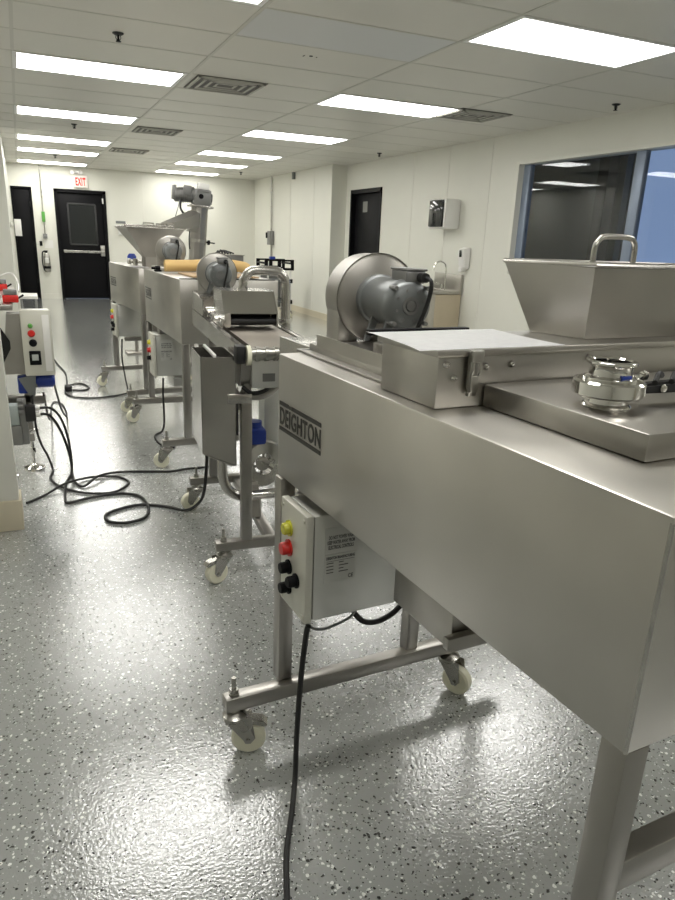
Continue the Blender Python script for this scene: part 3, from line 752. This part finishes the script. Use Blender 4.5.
obj('hood', hs, 'steell', m2)
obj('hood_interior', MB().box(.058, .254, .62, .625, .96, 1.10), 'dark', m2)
dr = MB(); dr.cyl((.056, .55, .985), (.256, .55, .985), .016, seg=20).cyl((.056, .58, 1.006), (.256, .56, .99), .004, seg=10)
obj('hood_roller', dr, 'blackmat', m2)
kn = MB(); kn.cyl((.012, .53, .985), (.030, .53, .985), .009, seg=12).cyl((.0, .60, .99), (.03, .60, .99), .012, seg=12); obj('hood_pivot', kn, 'chrome', m2)
ar = MB()
ar.tube([(.150, .72, .97), (.150, .72, 1.125), (.158, .72, 1.155), (.176, .72, 1.178), (.205, .72, 1.190), (.30, .72, 1.188), (.328, .72, 1.176), (.345, .72, 1.152), (.350, .72, 1.12), (.350, .72, .955)], .0215, 16, 5)
obj('looped_pipe', ar, 'steell', m2)
obj('pipe_ferrule', MB().lathe([(0, 0), (.030, 0), (.030, .022), (0, .022)], o=(.350, .72, .955), seg=24), 'chrome', m2)
obj('pipe_manifold', MB().cyl((.350, .72, .955), (.350, .72, .74), .0215, seg=16).box(.305, .38, .66, .78, .70, .76, .004), 'steel', m2)
# feed box at far end with blower
fb = MB(); fb.prism([(.93, .964), (1.30, .966), (1.30, 1.055), (.93, 1.040)], 'x', -.004, .004).prism([(.93, .964), (1.30, .966), (1.30, 1.055), (.93, 1.040)], 'x', .296, .304).box(0, .30, 1.29, 1.30, .966, 1.055).box(0, .30, 1.05, 1.30, 1.046, 1.052)
obj('feed_box', fb, 'steell', m2)
obj('feed_rollers', MB().cyl((.01, .87, .985), (.29, .87, .985), .018, seg=18).cyl((.01, .92, .995), (.29, .92, .995), .014, seg=18), 'chrome', m2)
blower(m2, .112, 1.20, 1.148, .100, -3, 0, .06, .15)
# frame
for (u, v) in ((.010, .055), (.30, .055), (.004, .86), (.30, .86)):
    obj('leg', MB().box(u, u+.042, v+.003, v+.045, .170, .76, .004).box(u+.01, u+.04, v+.008, v+.040, .76, .90), 'steeld', m2)
for i, v in enumerate((.055, .86)):
    obj('crossbar', MB().box(-.095, .46, v+.001, v+.047, .133, .170, .004), 'steeld', m2)
    for u, ang, br in ((-.062, (200, 190)[i], i == 0), (.42, 30, False)):
        caster(m2, u, v+.012, ang, br); bolt(m2, u, v+.024, .170)
obj('stretcher', MB().box(.12, .165, .10, .86, .125, .16, .003), 'steeld', m2)
obj('stretcher', MB().box(.0, .036, .10, .86, .70, .745, .003), 'steeld', m2)
eb = MB(); eb.box(.043, .29, .02, .06, .800, .912, .003); ebx = obj('drive_housing', eb, 'cbox', m2)
obj('nameplate', MB().box(.083, .13, .0185, .0195, .825, .855), plain('dark_nameplate', (.12, .12, .11), .5, .5), ebx)
hb = MB(); hb.prism([(.07, .80), (.20, .80), (.20, .89), (.03, .90), (.03, .86)], 'x', .005, .042); obj('end_bracket', hb, 'steeld', m2)
bp_ = MB(); bp_.tube([(.02, .10, .775), (.06, .10, .755), (.12, .10, .765), (.17, .12, .80)], .018, 12, 5); obj('curved_guard', bp_, 'steeld', m2)
bc = MB(); bc.tube([(.015, .06, .80), (.05, .05, .775), (.10, .05, .785), (.14, .06, .82)], .008, 8, 5); obj('drive_cable', bc, 'blackmat', m2)
# pump group under the belt
pm = MB(); pm.box(.10, .185, .38, .50, .47, .54, .012).cyl((.14, .44, .54), (.14, .44, .565), .035, seg=20); obj('pump_motor', pm, 'blue', m2, label='blue pump motor')
pm = MB(); pm.lathe([(.050, -.02), (.10, -.02), (.108, -.012), (.108, .012), (.10, .02), (.050, .02), (.050, -.02)], o=(.175, .42, .375), axis=(.25, -1, 0), seg=40)
pm.cyl((.175, .43, .375), (.17, .40, .375), .03, seg=20)
for k in range(6): pm.cyl((.175, .42, .375), (.175+.09*math.cos(k*PI/3+.4), .42, .375+.09*math.sin(k*PI/3+.4)), .006, seg=8)
obj('pump_wheel', pm, 'zinc', m2)
pp = MB(); pp.tube([(-.045, .16, .62), (-.048, .16, .44), (-.036, .16, .375), (.0, .16, .335), (.05, .16, .322), (.12, .17, .322), (.30, .19, .322)], .020, 14, 6); obj('pump_pipe', pp, 'steell', m2)
pp = MB(); pp.cyl((.06, .15, .33), (.36, .15, .33), .012, seg=14).cyl((.055, .15, .33), (.07, .15, .33), .02, seg=14); obj('tie_rod', pp, 'chrome', m2)
pp = MB(); pp.hexa([(.09, .30, .166), (.14, .30, .166), (.18, .45, .166), (.13, .45, .166)], [(.09, .34, .30), (.14, .34, .30), (.16, .47, .30), (.11, .47, .30)], .003); obj('pump_bracket', pp, 'steeld', m2)
pp = MB(); pp.box(.20, .29, .50, .62, .42, .86, .004); obj('pump_tank', pp, 'cbox', m2)
obj('hanging_pipe', MB().cyl((.255, .36, .36), (.255, .36, .80), .012, seg=12), 'steell', m2)
# twin bin hung on the near left side
bn = thing('twin_catch_bin', 'open topped stainless twin bin hanging on the left side of the belt conveyor', 'bin', (.69, 2.40, 0), -5)
x0_, x1_ = -.142, -.014
b = MB()
t_ = .003
def wallp(pts, a0, a1, ax='y'): b.prism(pts, ax, a0, a1)
b.prism([(x0_, .915), (x1_, .915), (x1_, .500), (x1_-.02, .497), (x0_+.01, .548), (x0_, .56)], 'y', .035, .038)
b.prism([(x0_, .915), (x1_, .915), (x1_, .500), (x1_-.02, .497), (x0_+.01, .548), (x0_, .56)], 'y', .285, .288)
b.box(x0_, x0_+t_, .035, .288, .556, .915); b.box(x1_-t_, x1_, .035, .288, .498, .915)
b.hexa([(x0_, .035, .553), (x1_, .035, .496), (x1_, .288, .496), (x0_, .288, .553)], [(x0_, .035, .557), (x1_, .035, .500), (x1_, .288, .500), (x0_, .288, .557)])
b.box(x0_+.050, x0_+.053, .038, .285, .56, .912)
obj('bin_body', b, 'steell', bn)
obj('divider_edge', MB().box(x0_+.046, x0_+.057, .028, .29, .915, .926, .002), 'plastic_w', bn)
obj('hang_bracket', MB().box(-.046, .046, .028, .0345, .742, .778, .003).cyl((.028, .022, .76), (.028, .03, .76), .007, seg=12), 'steell', bn)
obj('bin_clip', MB().box(-.0135, -.006, .03, .057, .62, .76, .001), 'blackmat', bn)

# ------------------------------------------------------------------ machine 3 and 4
m3 = thing('coating_machine', 'third stainless machine, boxy body carrying a tan roll and a fan', 'food machine', (.79, 3.97, 0), .5)
base_machine(m3, .58, 1.2, 1.095, .735, [(160, False), (30, False), (190, False), (30, False)])
logo(m3, 1.16, .93, .94, .075, 'etchl')
control_box(m3, -.035, .215, .76, .93, .41, .69, txt=True, knobs=3)
obj('hang_panel', MB().box(.01, .30, 1.0, 1.02, .50, .734, .002).box(.02, .30, .80, .90, .69, .734, .002), 'steeld', m3)
obj('rating_label', MB().box(.06, .13, .997, .9995, .64, .70), 'label', m3)
obj('drawer_slot', MB().box(.10, .40, .004, .016, .665, .733, .002), 'steeld', m3); obj('drawer_void', MB().box(.16, .24, -.003, .003, .675, .725, .003), 'blackmat', m3)
obj('blower_base', MB().box(.05, .40, .80, 1.18, 1.0955, 1.12, .002), 'steel', m3)
blower(m3, .168, 1.05, 1.222, .100, -6, 0, .08, .16)
obj('edge_trim', MB().box(.0, .56, -.002, .012, 1.0955, 1.10), 'blackmat', m3)
rlb = MB(); rlb.tube([(.03, .60, 1.142), (.12, .60, 1.143), (.25, .60, 1.148), (.36, .61, 1.154), (.46, .62, 1.152), (.55, .63, 1.140), (.575, .63, 1.128)], .036, 20, 4)
o = obj('paper_roll', rlb, 'roll'); o.location = (.79, 3.97, 0)
tag(o, 'tan paper roll lying across the third machine behind the small round fan', 'roll')
o = obj('cardboard_sheet', MB().box(.10, .50, .12, .54, 1.0985, 1.1065, .001), 'card'); o.location = (.79, 3.97, 0)
tag(o, 'flat brown cardboard under and before the tan roll', 'cardboard')
pb = MB(); pb.cyl((.005, .80, 1.118), (.035, .80, 1.118), .013, seg=12).cyl((-.02, .80, 1.116), (.01, .80, 1.116), .008, seg=12); pb.box(-.0, .04, .77, .83, 1.0957, 1.1065, .002)
o = obj('pipe_fitting', pb, 'black'); o.location = (.79, 3.97, 0); tag(o, 'small black pipe fitting at the left end of the tan roll', 'fitting')

m4 = thing('coating_machine', 'farthest boxy stainless machine with a tall flared hopper, nearest to the EXIT door', 'food machine', (.78, 5.42, 0), 4.3)
base_machine(m4, .58, 1.15, 1.082, .755, [(170, False), (30, False), (200, False), (30, False)])
logo(m4, 1.10, .87, .93, .072, 'etchl')
control_box(m4, -.025, .215, .86, 1.03, .47, .74, txt=False)
obj('shelf_rail', MB().box(.05, .53, .88, .92, .425, .462, .003), 'steeld', m4)
hp = MB()
bot = [(.12, .28, 1.10), (.26, .28, 1.10), (.26, .40, 1.10), (.12, .40, 1.10)]
top = [(-.045, .14, 1.372), (.42, .20, 1.372), (.42, .60, 1.372), (-.05, .50, 1.372)]
hp.shell([(p[0], p[1], 1.155) for p in bot], top, .004); hp.shell([(p[0], p[1], 1.083) for p in bot], [(p[0], p[1], 1.157) for p in bot], .003)
hop = obj('hopper', hp, 'steel', m4)
obj('hopper_rim', MB().tube(top, .006, 8, 1, closed=True), 'steell', hop)
obj('hopper_grid', MB().box(-.0, .38, .40, .42, 1.38, 1.395, .002).tube([(.12, .30, 1.375), (.12, .30, 1.405), (.2, .30, 1.405), (.2, .30, 1.375)], .005, 8, 1).tube([(.22, .30, 1.375), (.22, .30, 1.402), (.30, .30, 1.402), (.30, .30, 1.375)], .005, 8, 1), 'steell', hop)
pv = MB(); pv.cyl((.02, .55, 1.112), (.10, .5, 1.112), .014, seg=14).cyl((.05, .52, 1.083), (.05, .52, 1.135), .020, seg=14).cyl((.0, .56, 1.112), (.015, .55, 1.112), .024, seg=14)
o = obj('pipe_fitting', pv, 'zinc', None); o.location = (.785, 5.42, 0); tag(o, 'dark metal pipe fitting on the farthest machine, left of the tall hopper base', 'fitting')
pl = MB(); pl.tube([(.0, .0, 0), (0, 0, .008)], .03, 10, 1); 
sheet('paper_sheet', [(-.004, .12, 1.0835), (.10, .07, 1.0835), (.13, .26, 1.0835), (.0, .34, 1.0835)], .0006, lambda s, t: .002+.006*math.sin(PI*s)*math.sin(PI*t),
      'white paper sheet on the farthest machine, below its tall hopper', rz=4.3, loc=(.78, 5.42, 0))

# screw elevator behind machine 4
se = thing('screw_elevator', 'tall stainless screw elevator with grey gear motor on top, by the far hopper', 'elevator', (1.455, 6.90, 0), 0)
tilt = Matrix.Translation((0, 0, 0)) @ Matrix.Rotation(math.radians(4.8), 4, 'Y')
c = MB(tilt); c.cyl((0, 0, .10), (0, 0, 1.595), .078, seg=10); obj('elevator_tube', c, 'steeld', se)
obj('elevator_base', MB().box(-.2, .2, -.15, .2, .0, .14, .005).hexa([(-.15, -.15, .14), (.15, -.15, .14), (.15, .15, .14), (-.15, .15, .14)], [(-.08, -.08, .4), (.10, -.08, .4), (.10, .08, .4), (-.08, .08, .4)]), 'steel', se)
obj('flange', MB(tilt).box(-.10, .11, -.09, .09, 1.585, 1.603, .002), 'steell', se)
obj('discharge_chute', MB(tilt).hexa([(-.52, -.95, 1.32), (-.10, -.07, 1.41), (.03, .02, 1.41), (-.42, -.99, 1.33)], [(-.52, -.95, 1.38), (-.10, -.08, 1.55), (.03, .02, 1.55), (-.42, -.99, 1.39)], .002).box(-.10, .0, -.07, .07, 1.36, 1.55, .002), 'steel', se)
g = MB(tilt); g.box(-.07, .09, -.07, .07, 1.603, 1.745, .012).cyl((-.01, -.08, 1.68), (-.01, -.02, 1.68), .040, seg=20).box(-.08, .10, -.06, .06, 1.62, 1.64, .003).cyl((.09, 0, 1.68), (.11, 0, 1.68), .04, seg=18).box(-.05, .07, -.076, -.06, 1.72, 1.735, .002)
gm = obj('gear_box', g, 'castl', se)
obj('shaft_cap', MB(tilt).cyl((-.01, -.086, 1.68), (-.01, -.08, 1.68), .022, seg=20), 'black', gm)
mt = MB(tilt)
mt.lathe([(0, .19), (.05, .19), (.062, .18), (.062, .03), (.07, .02), (.07, 0), (0, 0)], o=(-.06, 0, 1.69), axis=(-1, 0, -.12), seg=24)
for k in range(7): mt.lathe([(.062, 0), (.070, 0), (.070, .004), (.062, .004)], o=(-.09-.017*k, 0, 1.686-.002*k), axis=(-1, 0, -.12), seg=24)
mt.box(-.17, -.10, -.07, -.04, 1.68, 1.76, .004).box(-.262, -.235, -.05, .05, 1.63, 1.75, .004)
obj('motor', mt, 'castl', se)
obj('white_cover', MB(tilt).box(-.03, .07, -.05, .05, 1.747, 1.80, .004), 'plastic_w', se)
obj('motor_cable', MB(tilt).tube([(-.19, -.05, 1.63), (-.19, -.06, 1.55), (-.14, -.07, 1.50), (-.05, -.075, 1.49)], .010), 'blackmat', se)
obj('motor_cable', MB(tilt).tube([(-.20, -.05, 1.62), (-.22, -.06, 1.53), (-.24, -.06, 1.46)], .004), 'cast', se)
obj('hand_knob', MB(tilt).cyl((.06, -.02, 1.28), (.16, -.02, 1.28), .006, seg=10).cyl((.09, -.02, 1.28), (.11, -.02, 1.28), .022, seg=14), 'black', se)
obj('collar', MB(tilt).lathe([(.072, 0), (.080, 0), (.080, .03), (.072, .03)], o=(0, 0, 1.27), seg=20), 'steel', se)
obj('side_cable', MB(tilt).tube([(-.09, -.05, 1.40), (-.10, -.07, 1.30), (-.09, -.07, 1.2)], .006), 'blackmat', se)
t = thing('blue_canister', 'blue canister on a stand behind the far hopper, before the back wall', 'canister', (1.13, 8.3, 0))
obj('stand', MB().box(-.12, .12, -.12, .12, .0, .02, .003).cyl((0, 0, .02), (0, 0, .96), .02, seg=12).box(-.12, .12, -.12, .12, .96, .98, .003), 'steel', t)
obj('canister_body', MB().lathe([(0, 0), (.045, 0), (.05, .01), (.05, .10), (.03, .13), (0, .13)], o=(0, 0, .98), seg=20), 'blue', t)

# ------------------------------------------------------------------ left equipment, partly behind the wall end
lm = thing('packing_machine', 'machine at the left edge with grey control box, blue motors and levelling foot', 'food machine', (-.05, 4.05, 0))
c = MB(); c.box(.015, .155, .0, .16, .58, .915, .004); bx = obj('control_box', c, 'cbox', lm)
f = MB(); f.box(.010, .160, -.018, -.001, .575, .925, .005); obj('box_cover', f, 'cface', bx)
obj('cover_strip', MB().box(.115, .150, -.0205, -.0182, .60, .90, .001), 'plastic_w', bx)
def btn(u, z, mat, name, r): 
    k = MB(); k.lathe([(0, .014), (r*.8, .014), (r, .010), (r, .003), (r*1.25, .003), (r*1.25, 0), (0, 0)], o=(u, -.018, z), axis=(0, -1, 0), seg=20); obj(name, k, mat, bx)
btn(.056, .842, 'green', 'start_button', .010); btn(.058, .802, 'red', 'stop_button', .015); btn(.062, .752, 'black', 'control_knob', .016)
obj('display_bezel', MB().box(.037, .095, -.028, -.018, .635, .71, .003), 'black', bx)
obj('display_screen', MB().box(.050, .082, -.0295, -.0282, .66, .692, .001), plain('grey_screen', (.40, .42, .40), .3), bx)
obj('frame_post', MB().box(-.145, -.105, .0, .04, .16, 1.02, .003), 'steeld', lm)
obj('frame_post', MB().box(-.01, .02, .12, .16, .17, .58, .003).box(-.145, .02, .12, .16, .40, .44, .003), 'steeld', lm)
obj('side_guard', MB().hexa([(-.10, .02, .58), (.012, .02, .58), (.012, .14, .58), (-.10, .14, .58)], [(-.055, .02, .90), (.012, .02, .90), (.012, .14, .90), (-.055, .14, .90)]), 'steeld', lm)
obj('dark_opening', MB().prism([(-.105, .62), (-.05, .72), (-.05, .76), (-.105, .86)], 'y', .008, .0195), 'dark', lm)
obj('table_top', MB().box(-.30, -.02, -.05, 1.3, .925, .955, .003), 'steel', lm)
mo = MB(); mo.lathe([(0, 0), (.035, 0), (.038, .006), (.038, .085), (.03, .10), (0, .10)], o=(.055, .06, .535), axis=(1, 0, 0), seg=24)
for k in range(6): mo.lathe([(.038, 0), (.043, 0), (.043, .005), (.038, .005)], o=(.07+.013*k, .06, .535), axis=(1, 0, 0), seg=24)
obj('motor', mo, 'blue', lm, label='blue motor under the control box')
mo = MB(); mo.box(-.035, .035, .02, .10, .47, .565, .01).cyl((.0, .01, .52), (.0, .03, .52), .025, seg=18); obj('gear_box', mo, 'blue', lm, label='blue gear box')
obj('motor_bracket', MB().prism([(-.03, .56), (.06, .58), (.05, .47), (.03, .44)], 'y', .0, .012).cyl((.045, .05, .52), (.062, .05, .52), .024, seg=16), 'cast', lm)
obj('lower_bracket', MB().box(-.06, .10, .20, .26, .37, .42, .003), 'steeld', lm); obj('lower_bracket', MB().box(-.12, .04, -.02, .02, .36, .41, .002), 'steeld', lm)
jb = MB(); jb.box(-.105, -.045, -.06, .02, .315, .425, .006); obj('junction_box', jb, 'plastic_g', lm)
jb = MB(); jb.box(-.09, -.035, -.05, .02, .20, .31, .006); obj('junction_box', jb, 'castl', lm)
jb = MB(); jb.box(-.045, -.005, -.04, .02, .20, .45, .003).cyl((-.02, -.03, .23), (-.02, -.03, .40), .010, seg=12)
for z in (.39, .42, .45): jb.cyl((-.045, -.05, z), (-.02, -.05, z), .011, seg=10)
obj('conduit_group', jb, 'castl', lm)
pg = MB(); pg.box(-.012, .040, -.075, -.035, .335, .425, .006); pgo = obj('twin_plug', pg, 'blackmat', lm)
pg = MB(); pg.cyl((.040, -.055, .405), (.062, -.055, .405), .014, seg=16).cyl((.040, -.055, .37), (.062, -.055, .37), .014, seg=16); obj('cable_gland', pg, 'plastic_w', pgo, label='white cable glands')
ft = MB(); ft.lathe([(0, .036), (.014, .036), (.026, .022), (.057, .012), (.058, 0), (0, 0)], o=(.004, .14, 0), seg=32).cyl((.004, .14, .02), (.004, .14, .17), .009, seg=12).cyl((.004, .14, .10), (.004, .14, .13), .017, seg=6)
obj('levelling_foot', ft, 'chrome', lm)
ft = MB(); ft.lathe([(0, .03), (.012, .03), (.02, .018), (.045, .010), (.046, 0), (0, 0)], o=(-.125, .02, 0), seg=32).cyl((-.125, .02, .02), (-.125, .02, .17), .009, seg=12); obj('levelling_foot', ft, 'chrome', lm)
obj('small_clamp', MB().cyl((.02, .1, .24), (.045, .1, .25), .010, seg=12).cyl((.0, .1, .235), (.02, .1, .24), .016, seg=12), 'chrome', lm)
# red items on the machine's top
def redtool(x, y, z, label, s=1.):
    t = thing('red_valve', label, 'valve', (x, y, z))
    obj('valve_body', MB().box(-.035*s, .035*s, -.03*s, .03*s, 0, .035*s, .006), 'red', t)
    obj('steel_cap', MB().box(-.03*s, .03*s, -.028*s, .028*s, .0355*s, .06*s, .004), 'castl', t)
    obj('lever', MB().cyl((.034*s, -.01, .02*s), (.058*s, -.015, .035*s), .005, seg=8), 'black', t)
redtool(-.075, 4.12, .957, 'red and steel valve block on the left machine, just above its control box', 1.1)
redtool(-.14, 4.95, .957, 'smaller red valve block at the left picture edge, behind the nearer one', 1.1)
wc = MB(); wc.tube([(-.14, 5.0, 1.04), (-.10, 5.02, 1.055), (-.06, 5.0, 1.05), (-.035, 4.9, 1.0), (-.04, 4.8, .962)], .004)
tag(obj('air_hose', wc, 'plastic_w'), 'thin pale hose arching over the red valves at the left edge', 'hose')
# pale low bench behind it
t = thing('low_bench', 'low pale bench against the narrow black door at the far left', 'bench', (.0, 11.5, 0))
obj('bench_top', MB().box(-.10, .16, -.3, .3, .36, .40, .004), 'plastic_w', t)
for u in (-.08, .12):
    for v_ in (-.27, .24): obj('leg', MB().box(u, u+.03, v_, v_+.03, 0, .36, .002), 'castl', t)

# ------------------------------------------------------------------ cart and table at the far right
ct = thing('service_cart', 'grey service cart with black handle frame and collars against the far right wall', 'cart', (4.14, 12.2, 0))
w2, d2 = .21, .24
for u in (-w2, w2):
    for v_ in (-d2, d2):
        lg = obj('post', MB().cyl((u, v_, .10), (u, v_, .90), .016, seg=12), 'plastic_w', ct)
        obj('collar', MB().box(u-.035, u+.035, v_-.03, v_+.03, .22, .29, .006).box(u-.035, u+.035, v_-.03, v_+.03, .58, .65, .006), 'black', lg)
for z in (.255, .615): obj('shelf', MB().box(-w2-.01, w2+.01, -d2-.01, d2+.01, z-.02, z+.02, .006), 'cast', ct)
tp = MB()
for y in (-d2-.02, d2-.02): tp.box(-w2-.06, w2+.06, y, y+.04, .95, .98, .006).box(-w2-.06, w2+.06, y, y+.04, .80, .84, .006).box(-w2-.06, -w2+.0, y, y+.04, .80, .98, .006).box(w2, w2+.06, y, y+.04, .80, .98, .006).box(-.03, .03, y, y+.04, .80, .98, .006)
tp.box(-w2-.06, -w2-.01, -d2, d2, .90, .93, .004).box(w2+.01, w2+.06, -d2, d2, .90, .93, .004)
obj('handle_frame', tp, 'black', ct)
obj('back_panel', MB().box(-w2+.02, w2+.03, d2+.0, d2+.015, .12, .86), 'castl', ct)
for u in (-w2, w2):
    for v_ in (-d2, d2): caster(ct, u, v_, 40, False, .11)
o = obj('cleaning_cloth', MB().box(-.05, .05, -.05, .05, 0, .05, .02), 'blue'); o.location = (4.0, 11.94, .981); tag(o, 'crumpled blue cloth lying on the cart handle frame', 'cloth')
tb = thing('work_table', 'stainless work table with clutter left of the service cart', 'table', (3.1, 12.3, 0))
obj('table_top', MB().box(-.50, .50, -.3, .3, .82, .86, .004), 'steel', tb); obj('shelf', MB().box(-.48, .48, -.28, .28, .50, .53, .004), 'steel', tb)
for u in (-.47, .43):
    for v_ in (-.27, .23): obj('leg', MB().box(u, u+.04, v_, v_+.04, 0, .82, .003), 'steeld', tb)
t = thing('metal_crate', 'grey metal crate standing on the work table', 'crate', (3.28, 12.3, .861))
obj('crate_body', MB().box(-.25, .25, -.2, .2, 0, .16, .006), 'castl', t); obj('crate_slot', MB().box(-.2, .2, -.203, -.2, .05, .075), 'cast', t); obj('crate_rail', MB().box(-.27, .27, -.21, .21, .16, .175, .003), 'steel', t)
t = MB()
for k in range(5): t.tube([(-.14+.05*k, -.05, .006), (-.10+.05*k, 0, .05+.015*math.sin(k*1.3)), (-.06+.05*k, .05, .006)], .014, 8, 4)
t.tube([(-.15, -.02, .012), (0, .02, .06), (.18, -.02, .012)], .012, 8, 5)
o = obj('coiled_hose', t, 'blackmat'); o.location = (3.23, 12.3, 1.038); tag(o, 'black coiled hose heaped on top of the metal crate', 'hose')
for i, (x, c_, l) in enumerate(((3.36, 'plastic_w', 'white bottle standing at the right of the work table shelf'), (3.48, 'castl', 'grey bottle beside the white one on the work table shelf'))):
    bo = thing('spray_bottle', l, 'bottle', (x, 12.1, .5305), 0, 'bottles on the work table shelf')
    obj('bottle_body', MB().lathe([(0, 0), (.035, 0), (.038, .01), (.038, .13), (.014, .17), (.014, .19), (0, .19)], seg=20), c_, bo)
    obj('spray_head', MB().box(-.05, .02, -.012, .012, .19, .22, .004).cyl((-.02, 0, .15), (-.035, 0, .19), .005, seg=8), 'plastic_w', bo)

# ------------------------------------------------------------------ cables on the floor
def cable(name, pts, r, label, z=None):
    P = [(p[0], p[1], (p[2] if len(p) > 2 else r+.001)) for p in pts]
    return tag(obj(name, MB().tube(P, r, 8, 6), 'blackmat'), label, 'cable')
cable('power_cable', [(.013, 3.995, .37), (.06, 3.99, .36), (.105, 4.02, .27), (.135, 4.05, .16), (.15, 4.05, .06), (.142, 4.0, .010), (.105, 3.84, .008), (.088, 3.604), (.103, 3.539), (.191, 3.571), (.296, 3.599), (.396, 3.583), (.46, 3.505), (.469, 3.331), (.429, 3.219), (.343, 3.182), (.269, 3.219), (.257, 3.304), (.311, 3.361), (.436, 3.4), (.56, 3.33), (.625, 3.20, .03), (.66, 3.08, .10), (.68, 3.0, .20), (.69, 2.96, .42)], .0075,
      'black cable looping widely on the floor to the belt conveyor, nearest loop')
cable('power_cable', [(.013, 3.995, .405), (.07, 3.99, .40), (.115, 4.03, .33), (.145, 4.08, .2), (.155, 4.10, .06), (.15, 4.04, .012), (.152, 3.86, .009), (.194, 3.77, .009), (.276, 3.876, .022), (.378, 3.955, .009), (.516, 3.936), (.675, 3.887), (.79, 3.904), (.93, 3.90)], .007,
      'black cable running across the floor from the twin plug to under the third machine')
cable('power_cable', [(-.02, 4.03, .47), (-.02, 4.03, .38), (-.015, 4.05, .27), (.0, 4.08, .18), (.03, 4.15, .08), (.048, 4.13, .012), (.044, 4.06), (.031, 3.953), (.082, 3.79, .009), (.186, 3.667), (.314, 3.626), (.394, 3.69), (.43, 3.779), (.385, 3.878), (.28, 3.911, .009), (.187, 3.886, .012), (.09, 3.788, .024), (-.001, 3.7), (-.095, 3.6)], .0065,
      'black cable dropping from the blue motor, circling once and ending at the wall end')
cable('power_cable', [(.738, 6.31, .445), (.731, 6.30, .367), (.728, 6.30, .27), (.742, 6.28, .11), (.748, 6.22, .03), (.735, 6.12, .009), (.70, 6.07), (.597, 6.009), (.427, 5.972), (.277, 6.069), (.233, 6.284), (.283, 6.54), (.389, 6.60), (.44, 6.42), (.389, 6.31, .007), (.30, 6.34)], .0065,
      'black cable from the farthest machine ending in a small coil')
o = obj('cable_plug', MB().box(.235, .295, 6.30, 6.40, .001, .045, .008), 'blackmat'); tag(o, 'black plug on the floor in the coil of the far cable', 'plug')
cable('power_cable', [(.20, 8.2), (.238, 7.652), (.282, 7.183), (.275, 6.75), (.262, 6.43, .02)], .0065, 'black cable leading from the plug toward the back doors')
cable('power_cable', [(.10, 4.2, .50), (.14, 4.6, .25), (.19, 5.2, .05), (.20, 5.55, .010), (.185, 5.80, .008), (.13, 5.9), (.10, 5.7), (.085, 5.2, .05), (.06, 4.6, .2), (.04, 4.22, .44)], .006, 'short black cable loop under the blue motors')
cable('power_cable', [(.812, 4.75, .392), (.806, 4.75, .281), (.807, 4.75, .153), (.806, 4.76, .06), (.79, 4.77, .010), (.735, 4.70), (.719, 4.60), (.73, 4.45), (.80, 4.36)], .007,
      'black cable hanging from the third machine control box to the floor')
cable('power_cable', [(.539, 1.322, .463), (.536, 1.325, .44), (.528, 1.325, .36), (.521, 1.325, .25), (.517, 1.325, .14), (.510, 1.31, .045), (.474, 1.235, .0085), (.423, 1.13), (.381, 1.01), (.337, .89), (.27, .72)], .0072,
      'thick black cable hanging from the nearest control box and running to the foreground')

# ------------------------------------------------------------------ camera, world, view
def cam_matrix(p, r, y):
    f = Vector((math.sin(y)*math.cos(p), math.cos(y)*math.cos(p), -math.sin(p)))
    rt = Vector((math.cos(y), -math.sin(y), 0)); up = rt.cross(f)
    R = rt*math.cos(r)+up*math.sin(r); U = -rt*math.sin(r)+up*math.cos(r)
    return Matrix((R, U, -f)).transposed().to_4x4()
cd = bpy.data.cameras.new('camera'); cam = bpy.data.objects.new('camera', cd); COL.objects.link(cam)
cam.matrix_world = Matrix.Translation((0, 0, 1.33)) @ cam_matrix(.322, .0388, .4228)
cd.sensor_fit = 'VERTICAL'; cd.sensor_height = 24; cd.lens = 687.43/900*24
cd.shift_x = (337.5-335.73)/900; cd.shift_y = (470.22-450)/900
cd.clip_start = .02; cd.clip_end = 60
scene.camera = cam
w = bpy.data.worlds.new('world'); scene.world = w; w.use_nodes = True
w.node_tree.nodes['Background'].inputs[0].default_value = (.5, .6, .8, 1); w.node_tree.nodes['Background'].inputs[1].default_value = .1
vs = scene.view_settings
vs.view_transform = 'Standard'; vs.look = 'None'; vs.gamma = 1; vs.use_curve_mapping = False
vs.exposure = .40
